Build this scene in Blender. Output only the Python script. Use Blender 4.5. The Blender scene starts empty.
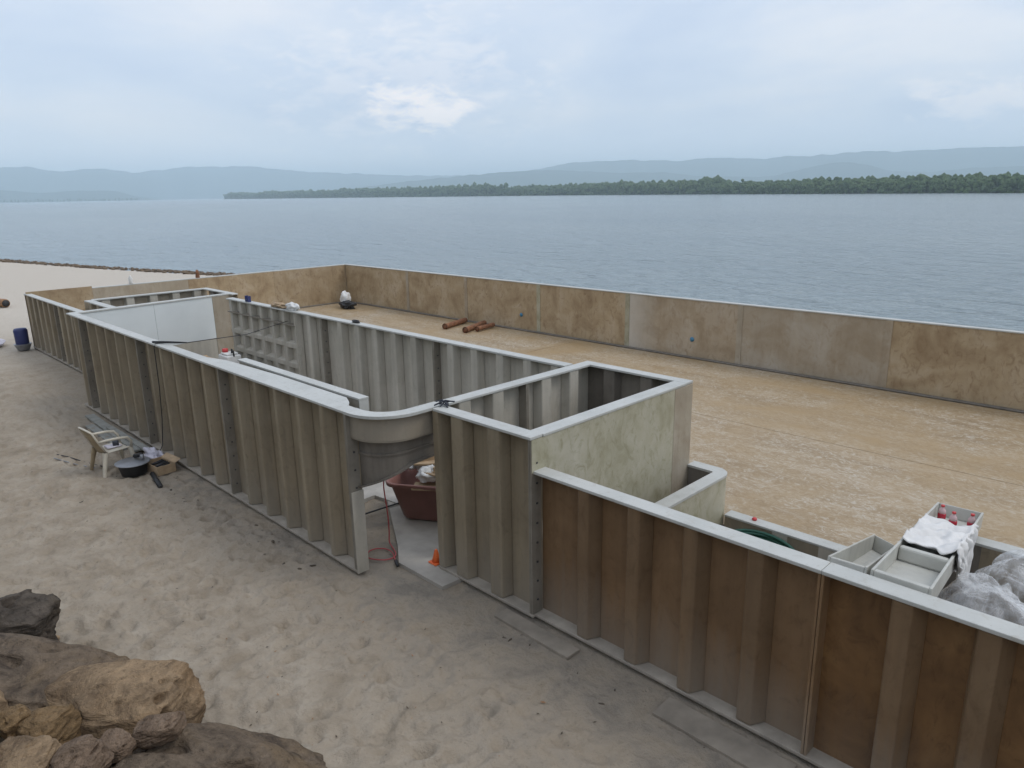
import bpy, math, random
from mathutils import Vector, Matrix, noise
random.seed(11)
sc = bpy.context.scene
COL = sc.collection
PI = math.pi

# ------------------------------------------------------------------ materials
def new_mat(name):
    m = bpy.data.materials.new(name); m.use_nodes = True
    nt = m.node_tree; nt.nodes.clear()
    out = nt.nodes.new('ShaderNodeOutputMaterial'); b = nt.nodes.new('ShaderNodeBsdfPrincipled')
    nt.links.new(b.outputs[0], out.inputs[0])
    return m, nt, b, out
def rgb(c): return (c[0], c[1], c[2], 1.0)
def coords(nt, scale=(1, 1, 1), rot=(0, 0, 0)):
    t = nt.nodes.new('ShaderNodeTexCoord'); mp = nt.nodes.new('ShaderNodeMapping')
    mp.inputs['Scale'].default_value = scale; mp.inputs['Rotation'].default_value = rot
    nt.links.new(t.outputs['Object'], mp.inputs[0]); return mp.outputs[0]
def nz(nt, vec, scale, detail=5, rough=.6, dist=0.0):
    n = nt.nodes.new('ShaderNodeTexNoise'); n.inputs['Scale'].default_value = scale
    n.inputs['Detail'].default_value = detail; n.inputs['Roughness'].default_value = rough
    n.inputs['Distortion'].default_value = dist
    nt.links.new(vec, n.inputs['Vector']); return n.outputs[0]
def ramp(nt, fac, stops):
    r = nt.nodes.new('ShaderNodeValToRGB'); e = r.color_ramp.elements
    e[0].position, e[0].color = stops[0][0], rgb(stops[0][1])
    e[1].position, e[1].color = stops[-1][0], rgb(stops[-1][1])
    for p, c in stops[1:-1]:
        k = e.new(p); k.color = rgb(c)
    nt.links.new(fac, r.inputs[0]); return r.outputs[0]
def vramp(nt, fac, a, b):
    r = nt.nodes.new('ShaderNodeMapRange'); r.inputs[1].default_value = a; r.inputs[2].default_value = b
    nt.links.new(fac, r.inputs[0]); return r.outputs[0]
def mix(nt, fac, a, b, mode='MIX'):
    m = nt.nodes.new('ShaderNodeMix'); m.data_type = 'RGBA'; m.blend_type = mode
    for s, v in ((m.inputs[0], fac), (m.inputs[6], a), (m.inputs[7], b)):
        if isinstance(v, (int, float)): s.default_value = v
        elif isinstance(v, tuple): s.default_value = rgb(v)
        else: nt.links.new(v, s)
    return m.outputs[2]
def math_n(nt, op, a, b=0.0):
    m = nt.nodes.new('ShaderNodeMath'); m.operation = op
    for s, v in ((m.inputs[0], a), (m.inputs[1], b)):
        if isinstance(v, (int, float)): s.default_value = v
        else: nt.links.new(v, s)
    return m.outputs[0]
def bump(nt, b, h, strength=.3, dist=.02):
    n = nt.nodes.new('ShaderNodeBump'); n.inputs['Strength'].default_value = strength
    n.inputs['Distance'].default_value = dist
    nt.links.new(h, n.inputs['Height']); nt.links.new(n.outputs[0], b.inputs['Normal'])

def plain(name, c, rough=.6, var=.12, scale=6, metal=0.0, bstr=.15):
    m, nt, b, o = new_mat(name)
    v = coords(nt); n = nz(nt, v, scale, 4)
    lo = tuple(x * (1 - var) for x in c); hi = tuple(min(1, x * (1 + var)) for x in c)
    nt.links.new(ramp(nt, n, [(.3, lo), (.7, hi)]), b.inputs['Base Color'])
    b.inputs['Roughness'].default_value = rough; b.inputs['Metallic'].default_value = metal
    if bstr: bump(nt, b, nz(nt, v, scale * 8, 3), bstr, .004)
    return m

def frp(name, base, dark, light, blotch=1.1, streak=.5, rough=.5, patch=.6, shift=0.0, dust=0.0):
    """hand laid glass fibre: blotches of resin, vertical runs, woven texture"""
    m, nt, b, o = new_mat(name)
    v = coords(nt); vs = coords(nt, (7, 7, .35)); vd = coords(nt, (1.2, 1.2, .7))
    n1 = nz(nt, v, blotch, 6, .62, .6); n2 = nz(nt, vs, 1.4, 5, .6); n3 = nz(nt, vd, 5.5, 6, .7, 1.2); n4 = nz(nt, v, 38, 3)
    oi = nt.nodes.new('ShaderNodeObjectInfo')
    c = ramp(nt, n1, [(.28 + shift, dark), (.5 + shift, base), (.74 + shift, light)])
    s = ramp(nt, n2, [(.3, tuple(x * .72 for x in base)), (.55, base), (.75, tuple(min(1, x * 1.22) for x in base))])
    c = mix(nt, streak, c, s)
    pf = vramp(nt, n3, .52, .72)
    pf = math_n(nt, 'MULTIPLY', pf, patch)
    c = mix(nt, pf, c, dark)
    if dust:   # sand and cement dust splashed over the foot of the wall
        sp = nt.nodes.new('ShaderNodeSeparateXYZ'); nt.links.new(v, sp.inputs[0])
        fz = vramp(nt, math_n(nt, 'ADD', sp.outputs[2], math_n(nt, 'MULTIPLY', n2, .9)), 1.25, .35)
        c = mix(nt, math_n(nt, 'MULTIPLY', fz, dust), c, (.30, .27, .225))
    tint = math_n(nt, 'MULTIPLY_ADD', oi.outputs['Random'], .13); tint.node.inputs[2].default_value = .935
    cmb = nt.nodes.new('ShaderNodeCombineColor')
    for i in range(3): nt.links.new(tint, cmb.inputs[i])
    c = mix(nt, 1.0, c, cmb.outputs[0], 'MULTIPLY')
    nt.links.new(c, b.inputs['Base Color'])
    nt.links.new(vramp(nt, n3, -.6, 1.6), b.inputs['Roughness']); b.inputs['Roughness'].default_value = rough
    h = math_n(nt, 'ADD', math_n(nt, 'MULTIPLY', n3, .8), math_n(nt, 'MULTIPLY', n4, .5))
    bump(nt, b, h, .35, .006)
    return m

M = {}
M['olive'] = frp('frp_olive', (.275, .225, .152), (.16, .125, .08), (.37, .325, .245), 1.0, .65, dust=.6)
M['brown'] = frp('frp_brown', (.195, .115, .056), (.105, .058, .026), (.29, .185, .10), 1.1, .5, dust=.62)
M['greyfrp'] = frp('frp_grey', (.455, .425, .36), (.33, .305, .25), (.565, .535, .465), .9, .5)
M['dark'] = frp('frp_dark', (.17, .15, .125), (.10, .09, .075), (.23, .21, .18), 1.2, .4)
M['green'] = frp('frp_greenish', (.40, .375, .275), (.25, .23, .135), (.50, .475, .385), 2.2, .2, .45, .9)
M['stain'] = frp('frp_stained', (.39, .295, .18), (.23, .15, .08), (.50, .41, .30), 1.3, .2, .6, 1.0)
M['stainpale'] = frp('frp_stained_pale', (.40, .335, .25), (.30, .225, .14), (.52, .48, .42), .8, .2, .6, .7)
M['beige'] = frp('frp_beige', (.36, .31, .235), (.27, .215, .15), (.45, .40, .33), 1.2, .3)
M['amber'] = frp('frp_amber', (.19, .098, .036), (.085, .040, .013), (.31, .18, .072), 1.7, .35, patch=.9, dust=.22)
M['ribbrown'] = frp('frp_rib', (.172, .108, .057), (.10, .06, .03), (.25, .172, .10), 1.0, .55, dust=.55)
M['joint'] = frp('frp_joint', (.24, .215, .175), (.16, .14, .11), (.31, .285, .24), 2.5, .4)
def gel_mat():
    m, nt, b, o = new_mat('gelcoat_rim')
    v = coords(nt); n1 = nz(nt, v, 1.6, 6, .65, .5); n2 = nz(nt, v, 11, 6, .7, .8); n3 = nz(nt, v, 45, 3)
    c = ramp(nt, n1, [(.3, (.42, .425, .395)), (.6, (.51, .512, .48))])
    c = mix(nt, math_n(nt, 'MULTIPLY', vramp(nt, n2, .55, .70), .45), c, (.36, .335, .28))
    c = mix(nt, math_n(nt, 'MULTIPLY', vramp(nt, n3, .66, .74), .5), c, (.28, .25, .20))
    nt.links.new(c, b.inputs['Base Color']); nt.links.new(vramp(nt, n2, -.4, 1.4), b.inputs['Roughness'])
    bump(nt, b, n2, .2, .006)
    return m
M['gel'] = gel_mat()
M['sandy'] = plain('sandy_flange', (.34, .305, .255), .8, .2, 5)
M['white'] = plain('white_gelcoat', (.66, .70, .70), .32, .05, 1.1, 0, .05)
M['bolt'] = plain('bolt_steel', (.05, .05, .05), .5)
M['trayfrp'] = plain('tray_frp', (.46, .455, .41), .5, .12, 4)
M['rubber'] = plain('black_rubber', (.022, .022, .024), .6)
M['rust'] = plain('rusty_steel', (.22, .10, .05), .8, .4, 9)
M['redbrown'] = plain('red_brown_plastic', (.24, .115, .095), .5, .12, 5)
M['foam'] = plain('white_foam', (.68, .68, .66), .7, .12, 9)
M['card'] = plain('cardboard', (.40, .29, .18), .85, .2, 7)
M['redcord'] = plain('red_cord', (.42, .07, .07), .55)
M['orange'] = plain('orange_plastic', (.75, .15, .035), .45)
M['greenhose'] = plain('green_hose', (.012, .075, .05), .45)
M['cloth'] = plain('white_cloth', (.66, .65, .63), .9, .1, 5)
M['blue'] = plain('blue_plastic', (.025, .035, .13), .45)
M['lilac'] = plain('lilac_sack', (.56, .54, .60), .7, .1, 6)
M['log'] = plain('brown_log', (.30, .17, .09), .85, .35, 5)
M['chair'] = plain('cream_plastic', (.55, .51, .42), .45, .15, 5)
M['chairdirt'] = plain('dirty_plastic', (.30, .235, .145), .6, .25, 6)
M['greywood'] = plain('grey_board', (.25, .25, .225), .8, .22, 4)
M['floorslab'] = plain('trodden_slab', (.37, .34, .295), .95, .22, 2.2)
M['dusty'] = plain('dusty_board', (.26, .225, .18), .9, .25, 3)
M['slab'] = plain('dusty_slab', (.44, .42, .385), .85, .18, 3)
M['greymet'] = plain('grey_metal', (.28, .29, .31), .4, .15, 6, .4)
M['redplastic'] = plain('red_plastic', (.55, .05, .05), .4)
M['redbottle'] = plain('red_drink', (.45, .025, .045), .2, .1)
M['clearbottle'] = plain('clear_bottle', (.60, .42, .42), .2, .1)
M['bluefit'] = plain('blue_fitting', (.05, .20, .33), .4)
M['tape'] = plain('dark_strap', (.03, .035, .05), .6)
M['earth'] = plain('bank_earth', (.085, .065, .045), .95, .4, 3, 0, .6)

def pale_patch():   # lime bloom left on one panel beside its joint
    m = frp('frp_stained_bloom', (.39, .31, .215), (.26, .19, .115), (.50, .44, .36), 1.1, .2, .6, .8)
    nt = m.node_tree; b = [n for n in nt.nodes if n.type == 'BSDF_PRINCIPLED'][0]; src = b.inputs['Base Color'].links[0].from_socket
    v = coords(nt); sp = nt.nodes.new('ShaderNodeSeparateXYZ'); nt.links.new(v, sp.inputs[0]); n = nz(nt, v, 2.2, 6, .65)
    f = vramp(nt, math_n(nt, 'ADD', sp.outputs[0], math_n(nt, 'MULTIPLY', n, .9)), 16.6, 15.5)
    nt.links.new(mix(nt, math_n(nt, 'MULTIPLY', f, .8), src, (.56, .53, .47)), b.inputs['Base Color']); return m
M['bloom'] = pale_patch()
def bag_mat():
    m, nt, b, o = new_mat('clear_plastic_film')
    v = coords(nt); n = nz(nt, v, 5, 6, .7, 1.2); lw = nt.nodes.new('ShaderNodeLayerWeight'); lw.inputs[0].default_value = .45
    b.inputs['Base Color'].default_value = rgb((.88, .90, .91)); b.inputs['Roughness'].default_value = .18
    tr = nt.nodes.new('ShaderNodeBsdfTransparent'); ms = nt.nodes.new('ShaderNodeMixShader')
    f = math_n(nt, 'ADD', math_n(nt, 'MULTIPLY', lw.outputs['Facing'], .5), math_n(nt, 'MULTIPLY', vramp(nt, n, .45, .68), .45))
    f = math_n(nt, 'MINIMUM', math_n(nt, 'ADD', math_n(nt, 'MULTIPLY', f, .8), .02), .8)
    nt.links.new(f, ms.inputs[0])
    nt.links.new(tr.outputs[0], ms.inputs[1]); nt.links.new(b.outputs[0], ms.inputs[2])
    nt.links.new(ms.outputs[0], o.inputs[0]); bump(nt, b, nz(nt, v, 7, 5, .6, 2.5), .35, .05)
    return m
M['film'] = bag_mat()

def floor_mat():
    m, nt, b, o = new_mat('pool_floor_resin')
    v = coords(nt); va = coords(nt, (.35, 1.6, 1), (0, 0, .12)); vb = coords(nt, (3.0, 4.2, 1), (0, 0, .6))
    n1 = nz(nt, v, .45, 5, .6, .4); n2 = nz(nt, va, 1.1, 6, .65, .8); n3 = nz(nt, vb, 2.4, 8, .75, 1.6); n4 = nz(nt, v, 20, 4)
    c = ramp(nt, n2, [(.32, (.235, .165, .09)), (.5, (.335, .25, .15)), (.68, (.42, .34, .24))])
    c = mix(nt, vramp(nt, n1, .35, .7), c, (.36, .25, .125))
    w = math_n(nt, 'MULTIPLY', vramp(nt, n3, .49, .62), vramp(nt, n1, .66, .40))
    c = mix(nt, math_n(nt, 'MULTIPLY', w, .85), c, (.53, .48, .40))
    c = mix(nt, math_n(nt, 'MULTIPLY', vramp(nt, n3, .47, .33), .7), c, (.24, .165, .085))
    nt.links.new(c, b.inputs['Base Color']); b.inputs['Roughness'].default_value = .55
    bump(nt, b, math_n(nt, 'ADD', n3, math_n(nt, 'MULTIPLY', n4, .3)), .5, .012)
    return m
M['floor'] = floor_mat()

def sand_mat():
    m, nt, b, o = new_mat('beach_sand')
    v = coords(nt); n1 = nz(nt, v, .35, 5, .6); n2 = nz(nt, v, 2.2, 6, .65, .4); n3 = nz(nt, v, 14, 5, .7); n4 = nz(nt, v, 90, 3)
    c = ramp(nt, n2, [(.3, (.275, .228, .17)), (.5, (.355, .302, .235)), (.72, (.425, .37, .297))])
    sep = nt.nodes.new('ShaderNodeSeparateXYZ'); nt.links.new(v, sep.inputs[0])
    # paler sand far along the beach, darker sand round the pool
    far = vramp(nt, math_n(nt, 'ADD', sep.outputs[0], math_n(nt, 'MULTIPLY', n1, 8)), -18, -32)
    far = math_n(nt, 'MULTIPLY', far, 1.0)
    c = mix(nt, far, c, (.56, .505, .43))
    dark_patch = math_n(nt, 'MULTIPLY', vramp(nt, sep.outputs[1], 3.1, 4.3), vramp(nt, n2, .42, .62))  # darker patches of sand towards the foot of the walls
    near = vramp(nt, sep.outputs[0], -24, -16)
    dark_patch = math_n(nt, 'MULTIPLY', dark_patch, near)
    c = mix(nt, math_n(nt, 'MULTIPLY', dark_patch, .7), c, (.17, .15, .125))
    c = mix(nt, math_n(nt, 'MULTIPLY', vramp(nt, n3, .54, .70), .5), c, (.20, .165, .125))
    c = mix(nt, math_n(nt, 'MULTIPLY', vramp(nt, n4, .64, .74), .4), c, (.14, .12, .10))
    bank = vramp(nt, math_n(nt, 'ADD', sep.outputs[2], math_n(nt, 'MULTIPLY', n2, .3)), .38, .5)
    c = mix(nt, bank, c, (.075, .06, .042))
    shore = vramp(nt, sep.outputs[2], -.34, -.5)
    c = mix(nt, shore, c, (.16, .12, .085))
    nt.links.new(c, b.inputs['Base Color']); b.inputs['Roughness'].default_value = .95
    b.inputs['Specular IOR Level'].default_value = .15
    h = math_n(nt, 'ADD', math_n(nt, 'MULTIPLY', n2, 1.0), math_n(nt, 'ADD', math_n(nt, 'MULTIPLY', n3, .55), math_n(nt, 'MULTIPLY', n4, .08)))
    bump(nt, b, h, .8, .07)
    return m
M['sand'] = sand_mat()

def water_mat():
    m, nt, b, o = new_mat('lake_water')
    v = coords(nt, (1, 1, 1), (0, 0, .6)); vs = coords(nt, (.75, 1.4, 1), (0, 0, -.7)); vl = coords(nt, (.012, .03, 1), (0, 0, -.8))
    vm = coords(nt, (.26, .50, 1), (0, 0, -.75)); n4 = nz(nt, vm, 1.0, 3, .5, .4)
    n1 = nz(nt, vs, .9, 4, .6, .3); n2 = nz(nt, v, 2.6, 3, .55); n3 = nz(nt, vl, 1, 4, .55)
    w = nt.nodes.new('ShaderNodeBump'); w.inputs['Strength'].default_value = 1.0; w.inputs['Distance'].default_value = .48
    h = math_n(nt, 'ADD', math_n(nt, 'ADD', math_n(nt, 'MULTIPLY', n1, 1.6), math_n(nt, 'MULTIPLY', n4, 3.6)), math_n(nt, 'MULTIPLY', n2, .28)); nt.links.new(h, w.inputs['Height'])
    nt.links.new(w.outputs[0], b.inputs['Normal'])
    nt.links.new(ramp(nt, n3, [(.35, (.25, .30, .32)), (.65, (.285, .335, .35))]), b.inputs['Base Color'])
    b.inputs['Roughness'].default_value = .16; b.inputs['IOR'].default_value = 1.333
    return m
M['water'] = water_mat()

def rock_mat(name, base, dark, hot, warm=.5):
    m, nt, b, o = new_mat(name)
    v = coords(nt); vl = coords(nt, (1, 1.3, 5), (.35, .2, 0))
    n1 = nz(nt, v, 1.5, 6, .65, .5); n2 = nz(nt, vl, 2.0, 6, .65, .8); n3 = nz(nt, v, 18, 6, .7); vo = nt.nodes.new('ShaderNodeTexVoronoi')
    vo.inputs['Scale'].default_value = 9; nt.links.new(v, vo.inputs['Vector'])
    c = ramp(nt, n2, [(.34, dark), (.5, base), (.66, tuple(min(1, x * 1.4) for x in base))])
    c = mix(nt, math_n(nt, 'MULTIPLY', vramp(nt, n1, .5, .7), warm), c, hot)
    c = mix(nt, math_n(nt, 'MULTIPLY', vramp(nt, n3, .55, .68), .6), c, tuple(x * .4 for x in dark))
    c = mix(nt, math_n(nt, 'MULTIPLY', vramp(nt, n3, .44, .34), .5), c, tuple(min(1, x * 1.7) for x in base))
    n5 = nz(nt, v, 70, 4, .7); c = mix(nt, math_n(nt, 'MULTIPLY', vramp(nt, n5, .56, .68), .5), c, tuple(x * .5 for x in dark))
    nt.links.new(c, b.inputs['Base Color']); b.inputs['Roughness'].default_value = .85
    b.inputs['Specular IOR Level'].default_value = .25
    h = math_n(nt, 'ADD', math_n(nt, 'MULTIPLY', n2, 1.0), math_n(nt, 'ADD', math_n(nt, 'MULTIPLY', n3, .45), math_n(nt, 'MULTIPLY', vramp(nt, vo.outputs[0], 0, .25), .25)))
    bump(nt, b, h, 1.0, .09)
    return m
M['rockgrey'] = rock_mat('rock_grey', (.165, .125, .088), (.07, .052, .038), (.25, .175, .10), .8)
M['rockdark'] = rock_mat('rock_dark', (.10, .082, .065), (.045, .037, .03), (.15, .115, .075), .4)
M['rocktan'] = rock_mat('rock_tan', (.30, .21, .125), (.16, .108, .065), (.33, .205, .10), .5)
M['rockorange'] = rock_mat('rock_orange', (.23, .15, .075), (.11, .068, .032), (.32, .18, .07), .6)
M['rockpink'] = rock_mat('rock_pink', (.225, .16, .11), (.12, .08, .052), (.33, .26, .19), .5)

def leaf_mat(name, a, c_):
    m, nt, b, o = new_mat(name)
    v = coords(nt); n = nz(nt, v, .09, 5, .65); n2 = nz(nt, v, .8, 3)
    c = ramp(nt, n, [(.3, a), (.7, c_)])
    c = mix(nt, math_n(nt, 'MULTIPLY', vramp(nt, n2, .5, .7), .5), c, tuple(x * .45 for x in a))
    nt.links.new(c, b.inputs['Base Color']); b.inputs['Roughness'].default_value = .8
    b.inputs['Specular IOR Level'].default_value = .1
    return m
M['forest'] = leaf_mat('far_forest_leaves', (.05, .085, .035), (.11, .155, .065))
M['hillwood'] = leaf_mat('wooded_hill', (.03, .055, .025), (.05, .08, .035))
M['mud'] = plain('far_mud', (.04, .055, .03), 1.0, .3, .05)

# ------------------------------------------------------------------ mesh helpers
class MB:
    def __init__(s): s.v = []; s.f = []; s.mi = []; s.cur = 0; s.sm = []; s.smooth = False
    def add(s, vs, fs):
        o = len(s.v); s.v.extend([tuple(q) for q in vs])
        for f in fs:
            s.f.append(tuple(i + o for i in f)); s.mi.append(s.cur); s.sm.append(s.smooth)
    def hexa(s, p):   # 8 corners: bottom ring then top ring
        s.add(p, [(3, 2, 1, 0), (4, 5, 6, 7), (0, 1, 5, 4), (1, 2, 6, 5), (2, 3, 7, 6), (3, 0, 4, 7)])
    def box(s, x0, x1, y0, y1, z0, z1):
        s.hexa([(x0, y0, z0), (x1, y0, z0), (x1, y1, z0), (x0, y1, z0), (x0, y0, z1), (x1, y0, z1), (x1, y1, z1), (x0, y1, z1)])
    def prism(s, poly, z0, z1):
        n = len(poly)
        s.add([(x, y, z0) for x, y in poly] + [(x, y, z1) for x, y in poly],
              [tuple(range(n - 1, -1, -1)), tuple(range(n, 2 * n))] + [(i, (i + 1) % n, n + (i + 1) % n, n + i) for i in range(n)])
    def tube(s, pts, r, n=8, caps=True):
        pts = [Vector(p) for p in pts]; rs = r if isinstance(r, (list, tuple)) else [r] * len(pts)
        vs = []; prev = None
        for i, p in enumerate(pts):
            t = (pts[min(i + 1, len(pts) - 1)] - pts[max(i - 1, 0)]).normalized()
            if prev is None:
                a = Vector((0, 0, 1)) if abs(t.z) < .9 else Vector((1, 0, 0))
            else: a = prev
            u = (a - t * a.dot(t)).normalized(); w = t.cross(u); prev = u
            for k in range(n):
                an = 2 * PI * k / n; vs.append(p + (u * math.cos(an) + w * math.sin(an)) * rs[i])
        fs = [(i * n + k, i * n + (k + 1) % n, (i + 1) * n + (k + 1) % n, (i + 1) * n + k) for i in range(len(pts) - 1) for k in range(n)]
        if caps: fs += [tuple(range(n - 1, -1, -1)), tuple((len(pts) - 1) * n + k for k in range(n))]
        sm = s.smooth; s.smooth = True; s.add(vs, fs); s.smooth = sm
    def lathe(s, prof, n=20, c=(0, 0, 0)):
        vs = [(c[0] + r * math.cos(2 * PI * k / n), c[1] + r * math.sin(2 * PI * k / n), c[2] + z) for r, z in prof for k in range(n)]
        m = len(prof)
        fs = [(i * n + k, i * n + (k + 1) % n, (i + 1) * n + (k + 1) % n, (i + 1) * n + k) for i in range(m - 1) for k in range(n)]
        fs += [tuple(range(n - 1, -1, -1)), tuple((m - 1) * n + k for k in range(n))]
        sm = s.smooth; s.smooth = True; s.add(vs, fs); s.smooth = sm
    def grid(s, rows):   # rows of equal length vertex lists
        m = len(rows[0]); vs = [p for r in rows for p in r]
        sm = s.smooth; s.smooth = True
        s.add(vs, [(i * m + k, i * m + k + 1, (i + 1) * m + k + 1, (i + 1) * m + k) for i in range(len(rows) - 1) for k in range(m - 1)])
        s.smooth = sm
    def build(s, name, mats, parent=None, origin=None, bevel=0.0, solid=0.0):
        if not isinstance(mats, (list, tuple)): mats = [mats]
        if origin is None:
            o = Vector((0, 0, 0))
            q = parent
            while q is not None: o += q.location; q = q.parent
            loc = Vector((0, 0, 0)) if parent is not None else Vector((0, 0, 0))
        else: o = Vector(origin); loc = Vector(origin)
        me = bpy.data.meshes.new(name)
        me.from_pydata([(v[0] - o.x, v[1] - o.y, v[2] - o.z) for v in s.v], [], s.f)
        for m in mats: me.materials.append(m)
        for i, p in enumerate(me.polygons): p.material_index = s.mi[i]; p.use_smooth = s.sm[i]
        me.update()
        ob = bpy.data.objects.new(name, me); COL.objects.link(ob)
        if parent is not None: ob.parent = parent
        else: ob.location = loc
        if solid:
            md = ob.modifiers.new('thickness', 'SOLIDIFY'); md.thickness = solid
        if bevel:
            md = ob.modifiers.new('edge', 'BEVEL'); md.width = bevel; md.segments = 2; md.limit_method = 'ANGLE'; md.angle_limit = .6
        return ob

def tag(o, label, cat, group=None):
    o['label'] = label; o['category'] = cat
    if group: o['group'] = group
    return o
def thing(name, loc, label, cat, group=None):
    o = bpy.data.objects.new(name, None); o.empty_display_size = .2; COL.objects.link(o); o.location = loc
    return tag(o, label, cat, group)
def struct(o, kind='structure'): o['kind'] = kind; return o

# ------------------------------------------------------------------ camera
cam = bpy.data.cameras.new('camera'); cam.sensor_width = 36; cam.lens = 724.75 / 1024 * 36
cam.clip_start = .05; cam.clip_end = 40000
co = bpy.data.objects.new('camera', cam); COL.objects.link(co)
cr = Vector((.7085645, .70544219, -.01696061)); cu = Vector((-.16865636, .19264394, .9666661)); cf = Vector((-.68519441, .68208477, -.25547797))
co.matrix_world = Matrix(((cr.x, cu.x, -cf.x, 0), (cr.y, cu.y, -cf.y, 0), (cr.z, cu.z, -cf.z, 4.7), (0, 0, 0, 1)))
sc.camera = co

# ------------------------------------------------------------------ world, sun, haze
SUN_EL, SUN_AZ = math.radians(52), math.radians(55)      # azimuth measured from +y towards +x
w = bpy.data.worlds.new('World'); sc.world = w; w.use_nodes = True
nt = w.node_tree; nt.nodes.clear()
out = nt.nodes.new('ShaderNodeOutputWorld'); bg = nt.nodes.new('ShaderNodeBackground'); nt.links.new(bg.outputs[0], out.inputs[0])
sky = nt.nodes.new('ShaderNodeTexSky'); sky.sky_type = 'NISHITA'; sky.sun_disc = False
sky.sun_elevation = SUN_EL; sky.sun_rotation = SUN_AZ; sky.air_density = 1.2; sky.dust_density = 2.5; sky.ozone_density = 1.5
tc = nt.nodes.new('ShaderNodeTexCoord'); gen = tc.outputs['Generated']
sep = nt.nodes.new('ShaderNodeSeparateXYZ'); nt.links.new(gen, sep.inputs[0])
mp = nt.nodes.new('ShaderNodeMapping'); mp.inputs['Scale'].default_value = (1, 1, 2.6); nt.links.new(gen, mp.inputs[0])
n1 = nz(nt, mp.outputs[0], 2.1, 7, .55, .3); n2 = nz(nt, mp.outputs[0], 5.5, 8, .6, .2)
# veil of thin overcast over the blue, thicker towards the horizon
veil = ramp(nt, n1, [(.36, (4.6, 5.35, 6.75)), (.5, (5.5, 6.1, 7.15)), (.64, (6.8, 6.95, 7.4))])
col = mix(nt, .84, sky.outputs[0], veil)
def blob(direction, size, sx=1.0):
    d = Vector(direction).normalized(); h = Vector((d.y, -d.x, 0)).normalized()
    sub = nt.nodes.new('ShaderNodeVectorMath'); sub.operation = 'SUBTRACT'; nt.links.new(gen, sub.inputs[0]); sub.inputs[1].default_value = d
    dh = nt.nodes.new('ShaderNodeVectorMath'); dh.operation = 'DOT_PRODUCT'; nt.links.new(sub.outputs[0], dh.inputs[0]); dh.inputs[1].default_value = h / (size * sx)
    sp = nt.nodes.new('ShaderNodeSeparateXYZ'); nt.links.new(sub.outputs[0], sp.inputs[0])
    dz = math_n(nt, 'DIVIDE', sp.outputs[2], size)
    fw = nt.nodes.new('ShaderNodeVectorMath'); fw.operation = 'DOT_PRODUCT'; nt.links.new(gen, fw.inputs[0]); fw.inputs[1].default_value = d
    q = math_n(nt, 'ADD', math_n(nt, 'POWER', dh.outputs['Value'], 2), math_n(nt, 'POWER', dz, 2))
    q = math_n(nt, 'SUBTRACT', 1.0, math_n(nt, 'SQRT', q))
    return math_n(nt, 'MULTIPLY', q, math_n(nt, 'GREATER_THAN', fw.outputs['Value'], 0))
def azel(az, el): a = math.radians(az); return (math.sin(a), math.cos(a), el)
n3 = nz(nt, mp.outputs[0], 22, 9, .62, .3)
for az, el, size, sx, amt in ((-52.5, .135, .085, 2.0, .30), (-51.2, .102, .030, 2.3, .95), (-54.2, .130, .018, 1.5, .7), (-13.5, .09, .026, 2.6, .5), (-16.5, .105, .02, 1.6, .35)):
    bl = math_n(nt, 'ADD', blob(azel(az, el), size, sx), math_n(nt, 'MULTIPLY', math_n(nt, 'SUBTRACT', n3, .5), 3.4))
    bl = math_n(nt, 'MULTIPLY', vramp(nt, bl, .05, .75), amt)
    col = mix(nt, bl, col, (8.4, 7.9, 7.7))
hz = vramp(nt, sep.outputs[2], .10, -.01)
hz.node.interpolation_type = 'SMOOTHSTEP'
col = mix(nt, math_n(nt, 'MULTIPLY', hz, .8), col, (7.7, 8.4, 9.2))
lo = math_n(nt, 'MULTIPLY_ADD', vramp(nt, sep.outputs[2],  .6, .0), -.1); lo.node.inputs[2].default_value = 1.5
cmb = nt.nodes.new('ShaderNodeCombineColor')
for i in range(3): nt.links.new(lo, cmb.inputs[i])
col = mix(nt, 1.0, col, cmb.outputs[0], 'MULTIPLY')
nt.links.new(col, bg.inputs[0]); bg.inputs[1].default_value = .10

sun = bpy.data.lights.new('sun', 'SUN'); sun.energy = .9; sun.angle = math.radians(22); sun.color = (1, .955, .89)
so = bpy.data.objects.new('sun', sun); COL.objects.link(so)
sd = Vector((math.sin(SUN_AZ) * math.cos(SUN_EL), math.cos(SUN_AZ) * math.cos(SUN_EL), math.sin(SUN_EL)))
so.rotation_euler = sd.to_track_quat('Z', 'Y').to_euler(); so.location = (0, 0, 60)

b = MB(); b.box(-9600, 3600, -700, 9300, -3.2, 345)
hzo = struct(b.build('haze', []), 'stuff')
m = bpy.data.materials.new('haze_air'); m.use_nodes = True; t = m.node_tree; t.nodes.clear()
o_ = t.nodes.new('ShaderNodeOutputMaterial'); pv = t.nodes.new('ShaderNodeVolumePrincipled')
pv.inputs['Color'].default_value = (.755, .905, 1.0, 1); pv.inputs['Density'].default_value = .00023
pv.inputs['Anisotropy'].default_value = 0
t.links.new(pv.outputs[0], o_.inputs['Volume']); hzo.data.materials.append(m)

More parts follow.
